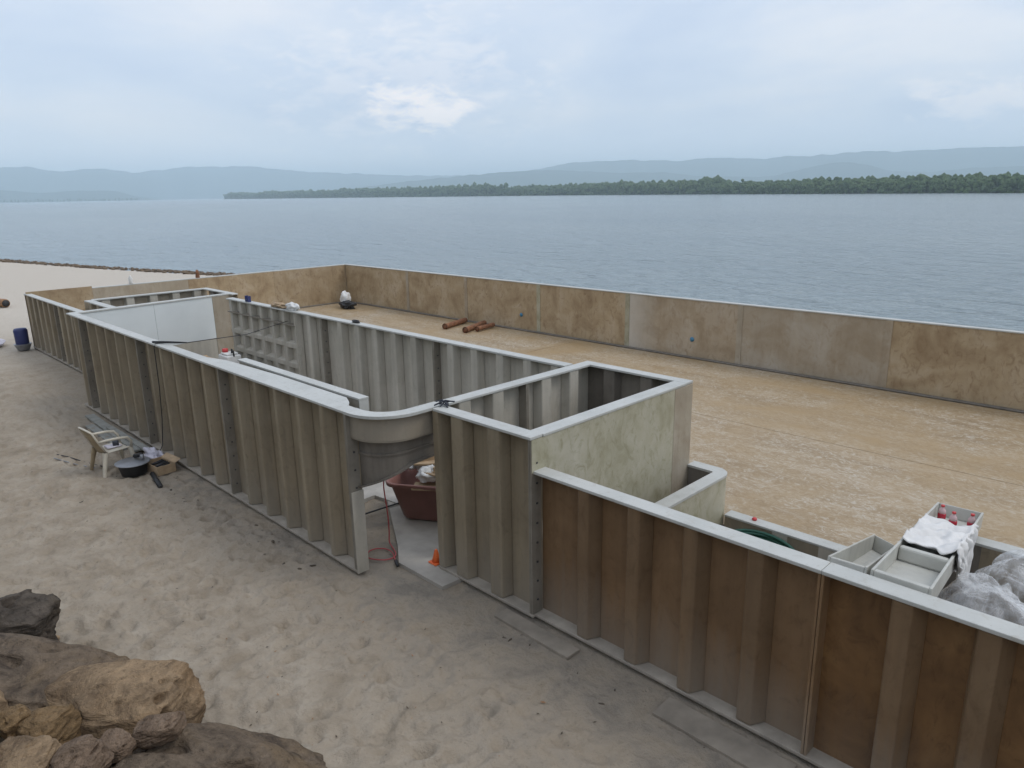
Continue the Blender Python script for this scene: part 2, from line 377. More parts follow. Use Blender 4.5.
# ------------------------------------------------------------------ ground, water, far land
SH = [(-400, -60), (-200, -19), (-77.8, 13.4), (-67.5, 15.6), (-58.9, 17.6), (-48.5, 20.6), (-27, 26.5), (-8, 26.5), (40, 27), (200, 27)]
BK = [(-400, -2), (-60, -2), (-16, -1), (-11, .9), (-7.8, 1.55), (-6.7, 1.75), (-4.8, 2.15), (-3, 2.4), (0, 2.5), (40, 2.7), (200, 2.7)]
def lerp(tab, x):
    for (a, c), (d, e) in zip(tab, tab[1:]):
        if x <= d: return c + (e - c) * max(0, (x - a)) / (d - a)
    return tab[-1][1]
def sstep(a, b_, x):
    t_ = max(0, min(1, (x - a) / (b_ - a))); return t_ * t_ * (3 - 2 * t_)
def lines(segs):
    r = [segs[0][0]]
    for a, c, st in segs:
        n = max(1, round((c - a) / st)); r += [a + (c - a) * (i + 1) / n for i in range(n)]
    return r
XL = lines([(-400, -120, 20), (-120, -60, 2.5), (-60, -30, .5), (-30, -17, .14), (-17, -1.2, .036), (-1.2, 6, .3), (6, 40, 3), (40, 200, 20)])
YL = lines([(-60, -20, 8), (-20, -1, 1), (-1, .3, .12), (.3, 5.9, .036), (5.9, 12, .3), (12, 45, .7)])
rnd = random.Random(5)
prints = []
for i in range(4200):
    prints.append((rnd.uniform(-24, -1.2), rnd.uniform(.8, 4.9), rnd.uniform(0, PI), rnd.uniform(.010, .032), rnd.uniform(.042, .10)))
cells = {}
for p in prints: cells.setdefault((int(p[0] // .5), int(p[1] // .5)), []).append(p)
def ground(x, y):
    ys = lerp(SH, x); z = -.30 * sstep(ys - 22, ys, y) * (1 if x < -26 else .3)
    if y > ys: z -= 2.6 * sstep(0, 1.2, y - ys)
    yb = lerp(BK, x)
    if y < yb: z += min(3.0, .36 * min(yb - y, 1.9) + 1.6 * max(0, yb - y - 1.9))
    if -30 < x < 2 and -1 < y < 5.9:
        f = sstep(-30, -22, x)
        z += f * (.030 * noise.noise((x * 1.1, y * 1.1, 3)) + .014 * noise.noise((x * 4.2, y * 4.2, 9)))
        cx, cy = int(x // .5), int(y // .5)
        for i in (-1, 0, 1):
            for j in (-1, 0, 1):
                for (px, py, a, dp, r) in cells.get((cx + i, cy + j), ()):
                    dx, dy = x - px, y - py
                    u = (dx * math.cos(a) + dy * math.sin(a)) / (r * 1.7); v = (-dx * math.sin(a) + dy * math.cos(a)) / r
                    q = u * u + v * v
                    if q < 4: z += dp * (-1.25 * math.exp(-q * 1.6) + .55 * math.exp(-(math.sqrt(q) - 1.25) ** 2 * 6))
        if y > 4.0: z = z * (1 - .75 * sstep(4.0, 4.5, y)) - .012 * sstep(4.2, 4.6, y)
        if y < yb: z += .12 * noise.noise((x * 2, y * 2, 1)) * min(1, (yb - y))
    elif x < -30: z += .03 * noise.noise((x * .5, y * .5, 3))
    return z
b = MB(); b.grid([[(x, y, ground(x, y)) for x in XL] for y in YL])
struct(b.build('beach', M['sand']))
b = MB(); b.box(-9500, 3500, -600, 9200, -1.9, -1.2); struct(b.build('lake', M['water']))

def ridge(name, pts, D, depth, seed, mat, step=.25):
    b = MB(); rows = [[] for _ in range(7)]
    az = pts[0][0]
    while az <= pts[-1][0]:
        e = lerp(pts, az); zt = 4.7 + max(e, -.004) * D
        zt += (noise.noise((az * 1.3, seed, 0)) * .05 + noise.noise((az * 5, seed, 2)) * .02) * max(zt, 5)
        a = math.radians(az)
        for k in range(7):
            t_ = k / 5; r = D - depth * (1 - t_) if k < 6 else D + depth * .6
            z = -1.6 + (zt + 1.6) * (t_ ** 1.15) if k < 6 else -1.6
            if 0 < k < 5:
                z += zt * .10 * noise.noise((az * .9, k * .8, seed)); r += depth * .12 * noise.noise((az * .7, k, seed + 5))
            rows[k].append((r * math.sin(a), r * math.cos(a), max(z, -1.6)))
        az += step
    b.grid(rows); return struct(b.build(name, mat))
ridge('hill', [(-88.12, .0363), (-83.87, .033), (-78.96, .0359), (-77.63, .0371), (-75.76, .0312), (-74.43, .0345), (-72.86, .0345), (-71.52, .0299), (-68.17, .0366), (-63.95, .0372), (-60.53, .0304), (-57.69, .0281), (-52.85, .0239), (-48.04, .0227), (-42.73, .0205), (-36.7, .016)], 8600, 1500, 1, M['hillwood'])
ridge('hill', [(-88.35, .0158), (-83.11, .016), (-79.18, .0122), (-77.07, .0084), (-74.81, .0107), (-72.7, .0096), (-71.6, .0035), (-70.33, -.0009)], 6000, 700, 2, M['hillwood'])
ridge('hill', [(-50.33, .0124), (-45.76, .0214), (-42.72, .03), (-40.31, .0368), (-36.58, .0383), (-34.15, .0373), (-32.34, .0355), (-30.91, .0379), (-29.57, .0381), (-28.1, .0372), (-26.32, .0353), (-24.79, .0378), (-23.2, .0369), (-21.48, .0388), (-19.8, .0406), (-17.79, .0387), (-16.51, .0394), (-13.42, .0401), (-10.92, .0389), (-4.9, .0362), (1.17, .0253), (7.69, .0079)], 7600, 1400, 3, M['hillwood'])
ridge('hill', [(-57.79, .0056), (-55.94, .0102), (-52.88, .0164), (-50.31, .0201), (-47.81, .0235), (-44.85, .0268), (-42.8, .0281), (-39.7, .0258), (-36.71, .0223), (-33.76, .0224), (-30.85, .0164), (-26.64, .0135), (-25.43, .0155), (-23.15, .0246), (-21.68, .0287), (-20.67, .0282), (-19.52, .0239), (-18.2, .0169), (-15.88, .0147), (-13.64, .018), (-10.76, .0185), (-6.98, .0143), (1.37, .0059)], 5600, 900, 4, M['hillwood'])

FS = [(-2740, 1226), (-2093, 1175), (-1405, 1044), (-1004, 976), (-698, 888), (-461, 773), (-299, 677), (-196, 620), (-106, 570), (-64, 536), (14, 500), (150, 430)]
b = MB()
b.grid([[(x + dx, y + dy, z) for x, y in FS] for dx, dy, z in ((0, 0, -1.5), (0, 4, -.8), (60, 160, 0), (120, 400, -1.6))])
struct(b.build('far_shore', M['mud']))
ICO = bpy.data.meshes.new('tmp')
import bmesh
bm = bmesh.new(); bmesh.ops.create_icosphere(bm, subdivisions=1, radius=1); bm.verts.ensure_lookup_table()
IV = [v.co.copy() for v in bm.verts]; IF = [tuple(v.index for v in f.verts) for f in bm.faces]; bm.free(); bpy.data.meshes.remove(ICO)
rt = random.Random(3)
def forest(name, line, spacing, hmin, hmax, rows):
    b = MB()
    for (x0, y0), (x1, y1) in zip(line, line[1:]):
        L = math.hypot(x1 - x0, y1 - y0); n = int(L / spacing); tx, ty = (x1 - x0) / L, (y1 - y0) / L
        for k in range(n):
            for row in range(rows):
                t_ = (k + rt.random()) / n; off = 2 + row * 9 + rt.uniform(-3, 4)
                x = x0 + (x1 - x0) * t_ - ty * off; y = y0 + (y1 - y0) * t_ + tx * off
                h = rt.uniform(hmin, hmax) * (1 + .18 * noise.noise((x * .012, y * .012, 0))) * (.82 + .09 * row)
                if rt.random() < .04: h *= 1.08
                for q in range(8):
                    r = h * rt.uniform(.11, .21); cz = h * (.90 if q == 0 else rt.uniform(.08, .82)) - r * .8
                    cx, cy = x + rt.uniform(-.2, .2) * h, y + rt.uniform(-.2, .2) * h
                    b.add([(cx + v.x * r * rt.uniform(.7, 1.3), cy + v.y * r * rt.uniform(.7, 1.3), cz - .8 + v.z * r * rt.uniform(.7, 1.35)) for v in IV], IF)
    return struct(b.build(name, M['forest']), 'stuff')
forest('forest', FS[:4], 8, 19, 27, 3)
forest('forest', FS[3:6], 4.2, 14, 19, 4)
forest('forest', FS[5:], 3.4, 10.5, 13.5, 5)
FL = [(-4900, 420), (-4300, 900), (-4100, 1250), (-3900, 1420)]
b = MB(); b.grid([[(x, y, -1.4) for x, y in FL], [(x - 90, y + 40, 0) for x, y in FL], [(x - 700, y + 200, -1.4) for x, y in FL]]); struct(b.build('far_shore', M['mud']))
forest('forest', [(-3950, 1330), (-4150, 1150), (-4350, 850), (-4900, 420)][::-1], 20, 9, 16, 2)

# unseen green slope added behind the viewpoint to shade the faces turned to it
b = MB(); rows = []
for y, z in ((-5, 2.6), (-9, 4.4), (-14, 7.5), (-22, 11.5), (-40, 17), (-58, 20)):
    rows.append([(x, y + 1.2 * noise.noise((x * .2, y, 0)), z + (1.8 * noise.noise((x * .15, y * .2, 4)) if z > 3 else 0)) for x in range(-70, 75, 3)])
b.grid(rows); struct(b.build('hill', M['hillwood']))

# ------------------------------------------------------------------ pool walls
class FR:   # wall frame: s along, n outward (towards the ribbed side)
    def __init__(s, p0, p1, side=1):
        s.p = Vector((p0[0], p0[1])); d = Vector((p1[0] - p0[0], p1[1] - p0[1])); s.L = d.length; s.d = d / s.L
        s.n = Vector((s.d.y, -s.d.x)) * side; s.side = side
    def xy(s, a, n): q = s.p + s.d * a + s.n * n; return (q.x, q.y)
    def box(s, b, s0, s1, n0, n1, z0, z1):
        q = [s.xy(s0, n0), s.xy(s1, n0), s.xy(s1, n1), s.xy(s0, n1)]
        if s.side < 0 or True:
            a = sum(q[i][0] * q[(i + 1) % 4][1] - q[(i + 1) % 4][0] * q[i][1] for i in range(4))
            if a < 0: q.reverse()
        b.prism(q, z0, z1)
    def poly(s, b, pts, z0, z1):
        q = [s.xy(a, n) for a, n in pts]
        a = sum(q[i][0] * q[(i + 1) % len(q)][1] - q[(i + 1) % len(q)][0] * q[i][1] for i in range(len(q)))
        if a < 0: q.reverse()
        b.prism(q, z0, z1)
def ribbed(t, f, s0, s1, z0, z1, joints, ribs, mat, rim=True, rimw=.18, d=.15, flange=True, rim_ext=(0, 0), jmat='joint', ribw=.18, bolts=True, mats=None, ribmat=None, rimn=.012, foot='sandy', ex=.05, exr=None):
    """panel skins with moulded ribs, base flange, bolted joints and a flat rim; all parts of thing t"""
    js = [s0] + [j for j in joints if s0 < j < s1] + [s1]
    for ip, (a, c) in enumerate(zip(js, js[1:])):
        if mats: mat = mats[min(ip, len(mats) - 1)]
        b = MB(); f.box(b, a + .003, c - .003, -d - .012, -d, z0, z1 - .034)
        pn = b.build('panel', mat, t)
        for r in ribs:
            if a < r < c:
                b = MB(); h = ribw / 2
                f.poly(b, [(r - h - ex, -d + .001), (r - h - .012, -.014), (r - h, -.002), (r + h, -.002), (r + h + .012, -.014), (r + h + (exr or ex), -d + .001)], z0 + (.026 if flange else 0), z1 - .036)
                o = b.build('rib', ribmat or mat, pn, bevel=.012)
    if flange:
        b = MB(); f.box(b, s0, s1, -d - .014, .004, z0 - .012, z0 + .022); b.build('base_flange', M[foot], t, bevel=.004)
    for j in joints:
        if s0 - .01 <= j <= s1 + .01:
            b = MB()
            f.box(b, j - .024, j - .003, -d - .016, -.001, z0 + .026, z1 - .036)
            f.box(b, j + .003, j + .024, -d - .016, -.001, z0 + .026, z1 - .036)
            b.cur = 1
            if bolts:
                z = z0 + .18
                while z < z1 - .12:
                    f.box(b, j + .024, j + .036, -d * .62, -d * .62 + .02, z, z + .02); z += .235
            b.build('joint_flange', [M[jmat], M['bolt']], t)
    if rim:
        rj = [s0 - rim_ext[0]] + [j for j in joints if s0 + .4 < j < s1 - .4] + [s1 + rim_ext[1]]
        for a, c in zip(rj, rj[1:]):
            b = MB(); f.box(b, a + .002, c - .002, -rimw, rimn, z1 - .034, z1); b.build('rim', M['gel'], t, bevel=.006)

ZT, ZL, ZF = 2.195, 1.807, .18
# --- tall front wall of the machine room
t = thing('ribbed_wall', (-18.75, 4.45, 0), 'tall olive ribbed fibreglass wall facing the sand, a plastic chair before it', 'wall')
f = FR((-18.75, 4.45), (-7.32, 4.45))
J1 = [.65, 4.25, 7.85, 11.40]
R1 = [.32] + [.65 + .6 * k + .02 for k in range(1, 6)] + [4.25 + .6 * k + .02 for k in range(1, 6)] + [7.85 + .6 * k for k in range(1, 6)]
ribbed(t, f, 0, 11.43, .055, ZT, J1, R1, M['olive'], ribw=.07, ex=.07, exr=.10)
b = MB(); f.prism = None
b.prism([(-11.7, 4.632), (-7.52, 4.632), (-7.66, 4.73), (-7.86, 4.82), (-9.6, 4.82), (-11.2, 4.75)], ZT - .03, ZT - .003); b.build('rim_ledge', M['gel'], t, bevel=.004)
b = MB(); b.box(-7.322, -7.308, 4.452, 4.62, .03, 1.14); b.build('end_plate', M['greyfrp'], t)
b = MB(); b.box(-11.1, -7.69, 4.90, 5.01, 1.35, ZT - .03); b.box(-9.6, -9.5, 4.61, 4.9, 1.5, 1.9); b.build('inner_beam', M['greyfrp'], t)
b = MB(); b.box(-11.12, -7.67, 4.88, 5.03, ZT - .03, ZT); b.build('rim', M['gel'], t, bevel=.005)
b = MB(); b.box(-7.69, -7.672, 4.885, 5.025, 1.35, ZT - .031); b.build('end_strip', M['gel'], t)

# --- rounded header over the doorway
CX, CY, RO = -7.237, 5.02, .57
def arc(r, n=14, a0=-90, a1=0): return [(CX + r * math.cos(math.radians(a0 + (a1 - a0) * i / n)), CY + r * math.sin(math.radians(a0 + (a1 - a0) * i / n))) for i in range(n + 1)]
def band(b, r0, r1, z0, z1, a0=-90, a1=0, rise=0.0, both=True, ye=5.42):
    o, i = arc(r1, a0=a0, a1=a1), arc(r0, a0=a0, a1=a1)
    if a1 == 0: o.append((CX + r1, ye)); i.append((CX + r0, ye))
    if a0 == -90: o.insert(0, (-7.347, CY - r1)); i.insert(0, (-7.347, CY - r0))
    n = len(o) - 1
    for k in range(n):
        za, zc = z0 + rise * k / n, z0 + rise * (k + 1) / n; ta, tc = (z1 + rise * k / n, z1 + rise * (k + 1) / n) if both else (z1, z1)
        q = [o[k], o[k + 1], i[k + 1], i[k]]; zz = (za, zc, zc, za); tt = (ta, tc, tc, ta)
        b.hexa([(x, y, z) for (x, y), z in zip(q, zz)] + [(x, y, z) for (x, y), z in zip(q, tt)])
t = thing('corner_header', (CX, CY, ZT), 'curved fibreglass header bridging the doorway above the rubbish bin', 'header')
b = MB(); band(b, RO - .18, RO + .0135, ZT - .0345, ZT + .0012, ye=5.44); b.build('rim', M['gel'], t)
b = MB(); band(b, RO - .075, RO - .055, ZT - .33, ZT - .036); b.build('curved_panel', M['olive'], t)
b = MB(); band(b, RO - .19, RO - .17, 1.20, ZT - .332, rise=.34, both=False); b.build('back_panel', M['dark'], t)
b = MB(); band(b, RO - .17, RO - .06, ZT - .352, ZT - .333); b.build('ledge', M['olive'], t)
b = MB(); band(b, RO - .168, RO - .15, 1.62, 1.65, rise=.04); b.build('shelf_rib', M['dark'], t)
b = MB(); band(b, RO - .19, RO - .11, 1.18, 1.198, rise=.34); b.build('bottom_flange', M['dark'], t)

# --- box shaped tank right of the doorway
t = thing('square_tank', (-6.66, 5.25, 0), 'tall open topped square tank right of the doorway with greenish side', 'tank')
f = FR((-6.66, 5.25), (-5.0, 5.25))
ribbed(t, f, 0, 1.66, .055, ZT, [1.63], [.44, 1.06], M['olive'], rim=True, rim_ext=(-.03, 0))
b = MB(); f.poly(b, [(0, -.165), (0, -.002), (.10, -.002), (.155, -.149)], .081, ZT - .036); b.build('corner_post', M['olive'], t, bevel=.006)
f = FR((-6.66, 8.45), (-6.66, 5.44))           # left wall shared with the machine room: ribs seen inside the tank
f2 = FR((-6.66, 5.43), (-6.66, 8.27), 1)
ribbed(t, f2, 0.0, 3.0, .02, ZT, [1.5], [.36, .95, 1.9, 2.5], M['greyfrp'], rim=False, flange=False, bolts=False)
b = MB(); b.box(-6.84, -6.65, 5.432, 8.45, ZT - .034, ZT - .0005); b.build('rim', M['gel'], t, bevel=.006)
b = MB(); b.box(-6.84, -6.826, 5.45, 8.45, 0, ZT - .036); b.build('panel', M['greyfrp'], t)
f3 = FR((-5.02, 8.28), (-6.48, 8.28), -1)
f3 = FR((-6.82, 8.30), (-5.02, 8.30), 1)
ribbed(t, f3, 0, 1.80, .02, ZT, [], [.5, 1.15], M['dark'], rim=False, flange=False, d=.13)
b = MB(); b.box(-6.648, -5.0, 8.27, 8.45, ZT - .034, ZT - .001); b.build('rim', M['gel'], t, bevel=.006)
b = MB(); b.box(-5.02, -5.0, 5.255, 8.0, ZL - .02, ZT - .036); b.box(-5.02, -5.0, 5.46, 8.0, .1, ZL - .02); b.build('side_panel', M['green'], t)
b = MB(); b.box(-5.03, -4.997, 8.0, 8.45, .1, ZT - .036); b.build('corner_panel', M['beige'], t, bevel=.015)
b = MB(); b.box(-5.19, -4.99, 5.43, 8.268, ZT - .034, ZT - .002); b.build('rim', M['gel'], t, bevel=.006)
b = MB(); b.box(-6.6, -5.02, 8.432, 8.445, .1, ZT - .036); b.build('back_panel', M['beige'], t)

# --- low brown front wall running out of the frame
t = thing('ribbed_wall', (-5.0, 5.29, 0), 'low dark brown ribbed fibreglass wall running right from the square tank', 'wall')
f = FR((-4.995, 5.29), (3.6, 5.29))
RB = [-4.33 + .62 * k for k in range(4)] + [-1.33, -.78, -.16, .46, 1.06]
ribbed(t, f, -.03, 8.595, .055, ZL, [3.075, 6.65], [x + 4.995 for x in RB], M['brown'], ribw=.12, jmat='brown', bolts=False, mats=[M['brown'], M['amber'], M['amber']], ribmat=M['ribbrown'], exr=.085)
for k, c in enumerate(('greyfrp',)):
    pass

# --- small low basin behind it
t = thing('low_basin_wall', (-4.5, 7, 0), 'low pale L shaped basin wall with rounded corner beside the square tank', 'wall')
def rounded_L(b, x0, x1, ya, yb, th, r, z0, z1):
    # leg along y from ya to yb at x1, then along x back to x0
    o = [(x1, ya)] + [(x1 - r + r * math.cos(a), yb - r + r * math.sin(a)) for a in [math.radians(9 * k) for k in range(11)]] + [(x0, yb)]
    ri = max(.02, r - th)
    i = [(x1 - th, ya)] + [(x1 - th - ri + ri * math.cos(a), yb - th - ri + ri * math.sin(a)) for a in [math.radians(9 * k) for k in range(11)]] + [(x0, yb - th)]
    for k in range(len(o) - 1): b.prism([o[k], o[k + 1], i[k + 1], i[k]], z0, z1)
b = MB(); rounded_L(b, -4.995, -4.40, 5.46, 8.58, .19, .22, .967, 1.0); b.build('rim', M['gel'], t)
b = MB(); rounded_L(b, -4.99, -4.412, 5.47, 8.57, .015, .2, .1, .965); b.build('outer_panel', M['green'], t)
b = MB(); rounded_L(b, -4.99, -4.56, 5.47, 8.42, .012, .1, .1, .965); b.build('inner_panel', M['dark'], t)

# --- overflow weir and inner wall of the channel
t = thing('weir_wall', (-3.4, 8.4, 0), 'lowest white rimmed wall between the hose channel and the pool floor', 'wall')
b = MB(); b.box(-4.38, -1.85, 8.36, 8.55, .42, .45); b.build('rim', M['gel'], t, bevel=.005)
b = MB(); b.box(-4.38, -1.85, 8.372, 8.39, .1, .42); b.build('front_panel', M['olive'], t)
b = MB(); b.box(-4.38, -1.85, 8.522, 8.538, .1, .42); b.build('back_panel', M['stain'], t)
for x in (-3.7, -3.1, -2.5):
    b = MB(); b.box(x, x + .2, 8.362, 8.373, .1, .418); b.build('rib', M['greyfrp'], t)
t = thing('channel_wall', (0, 8.5, 0), 'short wall behind the clear plastic bags at right edge', 'wall')
b = MB(); b.box(-1.84, 4.5, 8.45, 8.64, .967, 1.0); b.build('rim', M['gel'], t, bevel=.005)
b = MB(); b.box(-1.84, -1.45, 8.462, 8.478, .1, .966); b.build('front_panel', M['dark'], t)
b = MB(); b.box(-1.45, 4.5, 8.458, 8.478, .1, .966); b.build('front_panel', M['olive'], t)
b = MB(); b.box(-1.84, 4.5, 8.615, 8.63, .1, .966); b.build('back_panel', M['stain'], t)
b = MB(); b.box(-1.84, -1.82, 8.478, 8.614, .1, .966); b.build('end_panel', M['beige'], t)

# --- far wall at the water's edge
t = thing('smooth_wall', (-27.6, 17.35, 0), 'long brown stained wall across the pool at the water edge', 'wall')
SE = [-27.6, -23.23, -19.76, -16.17, -12.6, -9.02, -5.4, -1.8, 1.8, 6.5]
for k, (a, c) in enumerate(zip(SE, SE[1:])):
    b = MB(); b.box(a + .003, c - .003, 17.37, 17.385, ZF - .05, ZL - .03)
    b.build('panel', M['bloom'] if k == 4 else M['stainpale'] if k == 5 else M['stain'], t)
    if k:
        b = MB(); b.box(a - .05, a + .10, 17.355, 17.369, ZF, ZL - .03); b.build('joint_strip', M['green'] if k in (3, 4) else (M['beige'] if k % 2 else M['stainpale']), t)
b = MB(); b.box(-27.6, 6.5, 17.35, 17.53, ZL - .03, ZL); b.build('rim', M['gel'], t, bevel=.005)
b = MB(); b.box(-27.6, 6.5, 17.50, 17.52, -.6, ZL - .03); b.build('outer_skin', M['olive'], t)
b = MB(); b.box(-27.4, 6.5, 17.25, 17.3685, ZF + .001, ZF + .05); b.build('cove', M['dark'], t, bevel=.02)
for x, z in ((-16.94, .70), (-10.38, .70)):
    b = MB(); b.smooth = True
    b.lathe([(.03, 0), (.065, 0), (.065, .014), (.04, .02), (.035, .03), (.02, .03)], 16)
    b.v = [(x + v[0], 17.369 - v[2], z + v[1]) for v in b.v]; b.build('inlet_fitting', M['bluefit'], t)
# --- left end wall
t = thing('smooth_wall', (-27.6, 5.4, 0), 'stained end wall at the far left with bare beach behind it', 'wall')
for a, c, mt, zt in ((5.42, 7.35, 'stain', ZL + .06), (7.35, 10.6, 'beige', ZL - .03), (10.6, 14, 'stain', ZL - .03), (14, 17.35, 'stain', ZL - .03)):
    b = MB(); b.box(-27.6 if zt < ZL else -27.55, -27.58 if zt < ZL else -27.5, a, c - .004, ZF - .1, zt); b.build('panel', M[mt], t)
b = MB(); b.box(-27.76, -27.58, 7.36, 17.53, ZL - .03, ZL); b.build('rim', M['gel'], t, bevel=.005)
b = MB(); b.box(-27.74, -27.72, 5.42, 17.5, -.1, ZL - .03); b.build('outer_skin', M['olive'], t)
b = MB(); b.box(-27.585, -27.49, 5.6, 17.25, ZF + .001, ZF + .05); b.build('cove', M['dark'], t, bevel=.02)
# --- low front wall at the left
t = thing('ribbed_wall', (-27.7, 5.4, 0), 'low grey olive ribbed wall in the far left corner, blue container beside it', 'wall')
f = FR((-27.7, 5.4), (-20.95, 5.4))
ribbed(t, f, 0, 6.75, .055, ZL, [3.4], [.4 + .6 * k for k in range(5)] + [3.9 + .6 * k for k in range(5)], M['olive'], ribw=.15, foot='sandy')

# --- left tank with white wall
t = thing('square_tank', (-20, 5.4, 0), 'narrow ribbed open tank behind the white panelled wall', 'tank')
f = FR((-20.95, 5.38), (-18.92, 5.38)); ribbed(t, f, 0, 2.03, 0, ZT, [], [.4, 1.0, 1.55], M['olive'], flange=True)
f = FR((-20.93, 5.57), (-20.93, 8.42)); ribbed(t, f, .0, 2.85, .05, ZT, [], [.3 + .6 * k for k in range(5)], M['greyfrp'], rim=False, flange=False)
b = MB(); b.box(-21.09, -20.91, 5.562, 8.6, ZT - .034, ZT - .001); b.build('rim', M['gel'], t, bevel=.005)
b = MB(); b.box(-21.09, -21.075, 5.4, 8.59, .1, ZT - .036); b.build('outer_panel', M['beige'], t)
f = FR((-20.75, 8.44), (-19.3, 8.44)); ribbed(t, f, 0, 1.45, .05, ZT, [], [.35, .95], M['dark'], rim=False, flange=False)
b = MB(); b.box(-20.905, -19.06, 8.42, 8.6, ZT - .034, ZT - .002); b.build('rim', M['gel'], t, bevel=.005)
b = MB(); b.box(-20.9, -19.06, 8.575, 8.59, .1, ZT - .036); b.build('back_panel', M['stain'], t)
t = thing('white_wall', (-19.1, 6.5, 0), 'glossy white panelled wall closing the left end of the machine room', 'wall')
fw = FR((-18.80, 4.64), (-19.24, 8.59))
b = MB(); fw.box(b, 0, 1.75, -.02, 0, 1.06, ZT - .034); fw.box(b, 1.757, 3.3, -.02, 0, 1.06, ZT - .034); b.build('white_panel', M['white'], t)
b = MB(); fw.box(b, 0, 3.3, -.02, -.004, 0, 1.055); b.build('lower_panel', M['greyfrp'], t)
b = MB(); fw.box(b, 3.3, 3.96, -.02, .01, 0, ZT - .036); b.build('corner_panel', M['beige'], t, bevel=.01)
b = MB(); fw.box(b, -.19, 3.8, -.17, .02, ZT - .034, ZT + .0008); b.build('rim', M['gel'], t, bevel=.005)

# --- inner wall between machine room and pool
t = thing('ribbed_wall', (-13, 8, 0), 'long grey ribbed inner wall between machine room and pool floor', 'wall')
f = FR((-18.9, 7.97), (-6.85, 7.97))
ribbed(t, f, 3.98, 12.05, .05, ZT, [5.1, 8.9], [4.55, 5.82, 6.45, 7.07, 7.69, 8.31, 9.36, 9.98, 10.6, 11.22, 11.8], M['greyfrp'], flange=False, rim=False, ribw=.14, bolts=True)
b = MB(); f.box(b, .5, 12.02, -.18, .012, ZT - .034, ZT - .0015); b.build('rim', M['gel'], t, bevel=.005)
b = MB(); b.box(-18.4, -6.85, 8.135, 8.148, .1, ZT - .036); b.build('pool_skin', M['stain'], t)
# waffle section: grid of square recesses with a ledge below the top row
b = MB(); f.box(b, .5, 3.97, -.155, -.14, .05, ZT - .036)
b.build('waffle_back', M['greyfrp'], t)
def frust(b, s0, s1, z0, z1, wn, horiz):
    e = .05
    if horiz:
        v = [f.xy(s0, -.141) + (z0 - e,), f.xy(s1, -.141) + (z0 - e,), f.xy(s1, -.02) + (z0,), f.xy(s0, -.02) + (z0,), f.xy(s0, -.141) + (z1 + e,), f.xy(s1, -.141) + (z1 + e,), f.xy(s1, -.02) + (z1,), f.xy(s0, -.02) + (z1,)]
        b.hexa(v)
    else:
        f.poly(b, [(s0 - e, -.141), (s0, -.018), (s1, -.018), (s1 + e, -.141)], z0, z1)
b = MB()
for k in range(7):
    s = .66 + .548 * k; frust(b, s - .06, s + .06, .06, ZT - .04, 0, False)
for z in (.42, .90, 1.37): frust(b, .56, 3.93, z - .055, z + .055, 0, True)
b.build('waffle_grid', M['greyfrp'], t, bevel=.01)
b = MB(); f.box(b, .52, 3.97, -.14, .012, 1.845, 1.868); b.build('ledge', M['joint'], t)
b = MB(); f.box(b, 3.955, 3.978, -.15, -.002, .06, ZT - .038); b.build('joint_flange', M['greyfrp'], t)

# --- pool floor and slab under the machine room
b = MB(); b.box(-27.49, 6.4, 8.592, 17.27, ZF - .06, ZF); b.box(-27.49, -21.1, 5.6, 8.592, ZF - .06, ZF); b.box(-20.9, -4.45, 8.15 + .45, 8.592, ZF - .06, ZF - .001)
struct(b.build('pool_floor', M['floor']))
b = MB()
for x in (-24.9, -14.35): b.box(x, x + .03, 8.65, 17.24, ZF + .002, ZF + .008)
b.box(-27.4, 6, 12.9, 12.912, ZF + .002, ZF + .005)
struct(b.build('floor_seams', M['stain']))
b = MB(); b.box(-4.39, 4, 5.47, 8.36, .04, .12); struct(b.build('channel_floor', M['dark']))
b = MB(); b.prism([(-9.2, 6.02), (-8.0, 6.15), (-6.85, 6.2), (-6.85, 7.95), (-19.0, 7.95), (-19.0, 5.1), (-9.2, 5.1)], -.02, .055); struct(b.build('floor', M['slab']))
b = MB(); b.prism([(-7.16, 4.98), (-6.28, 4.985), (-6.25, 5.36), (-6.25, 7.2), (-8.9, 7.2), (-8.9, 6.05), (-7.55, 5.25)], -.03, .04); struct(b.build('floor', M['floorslab']))

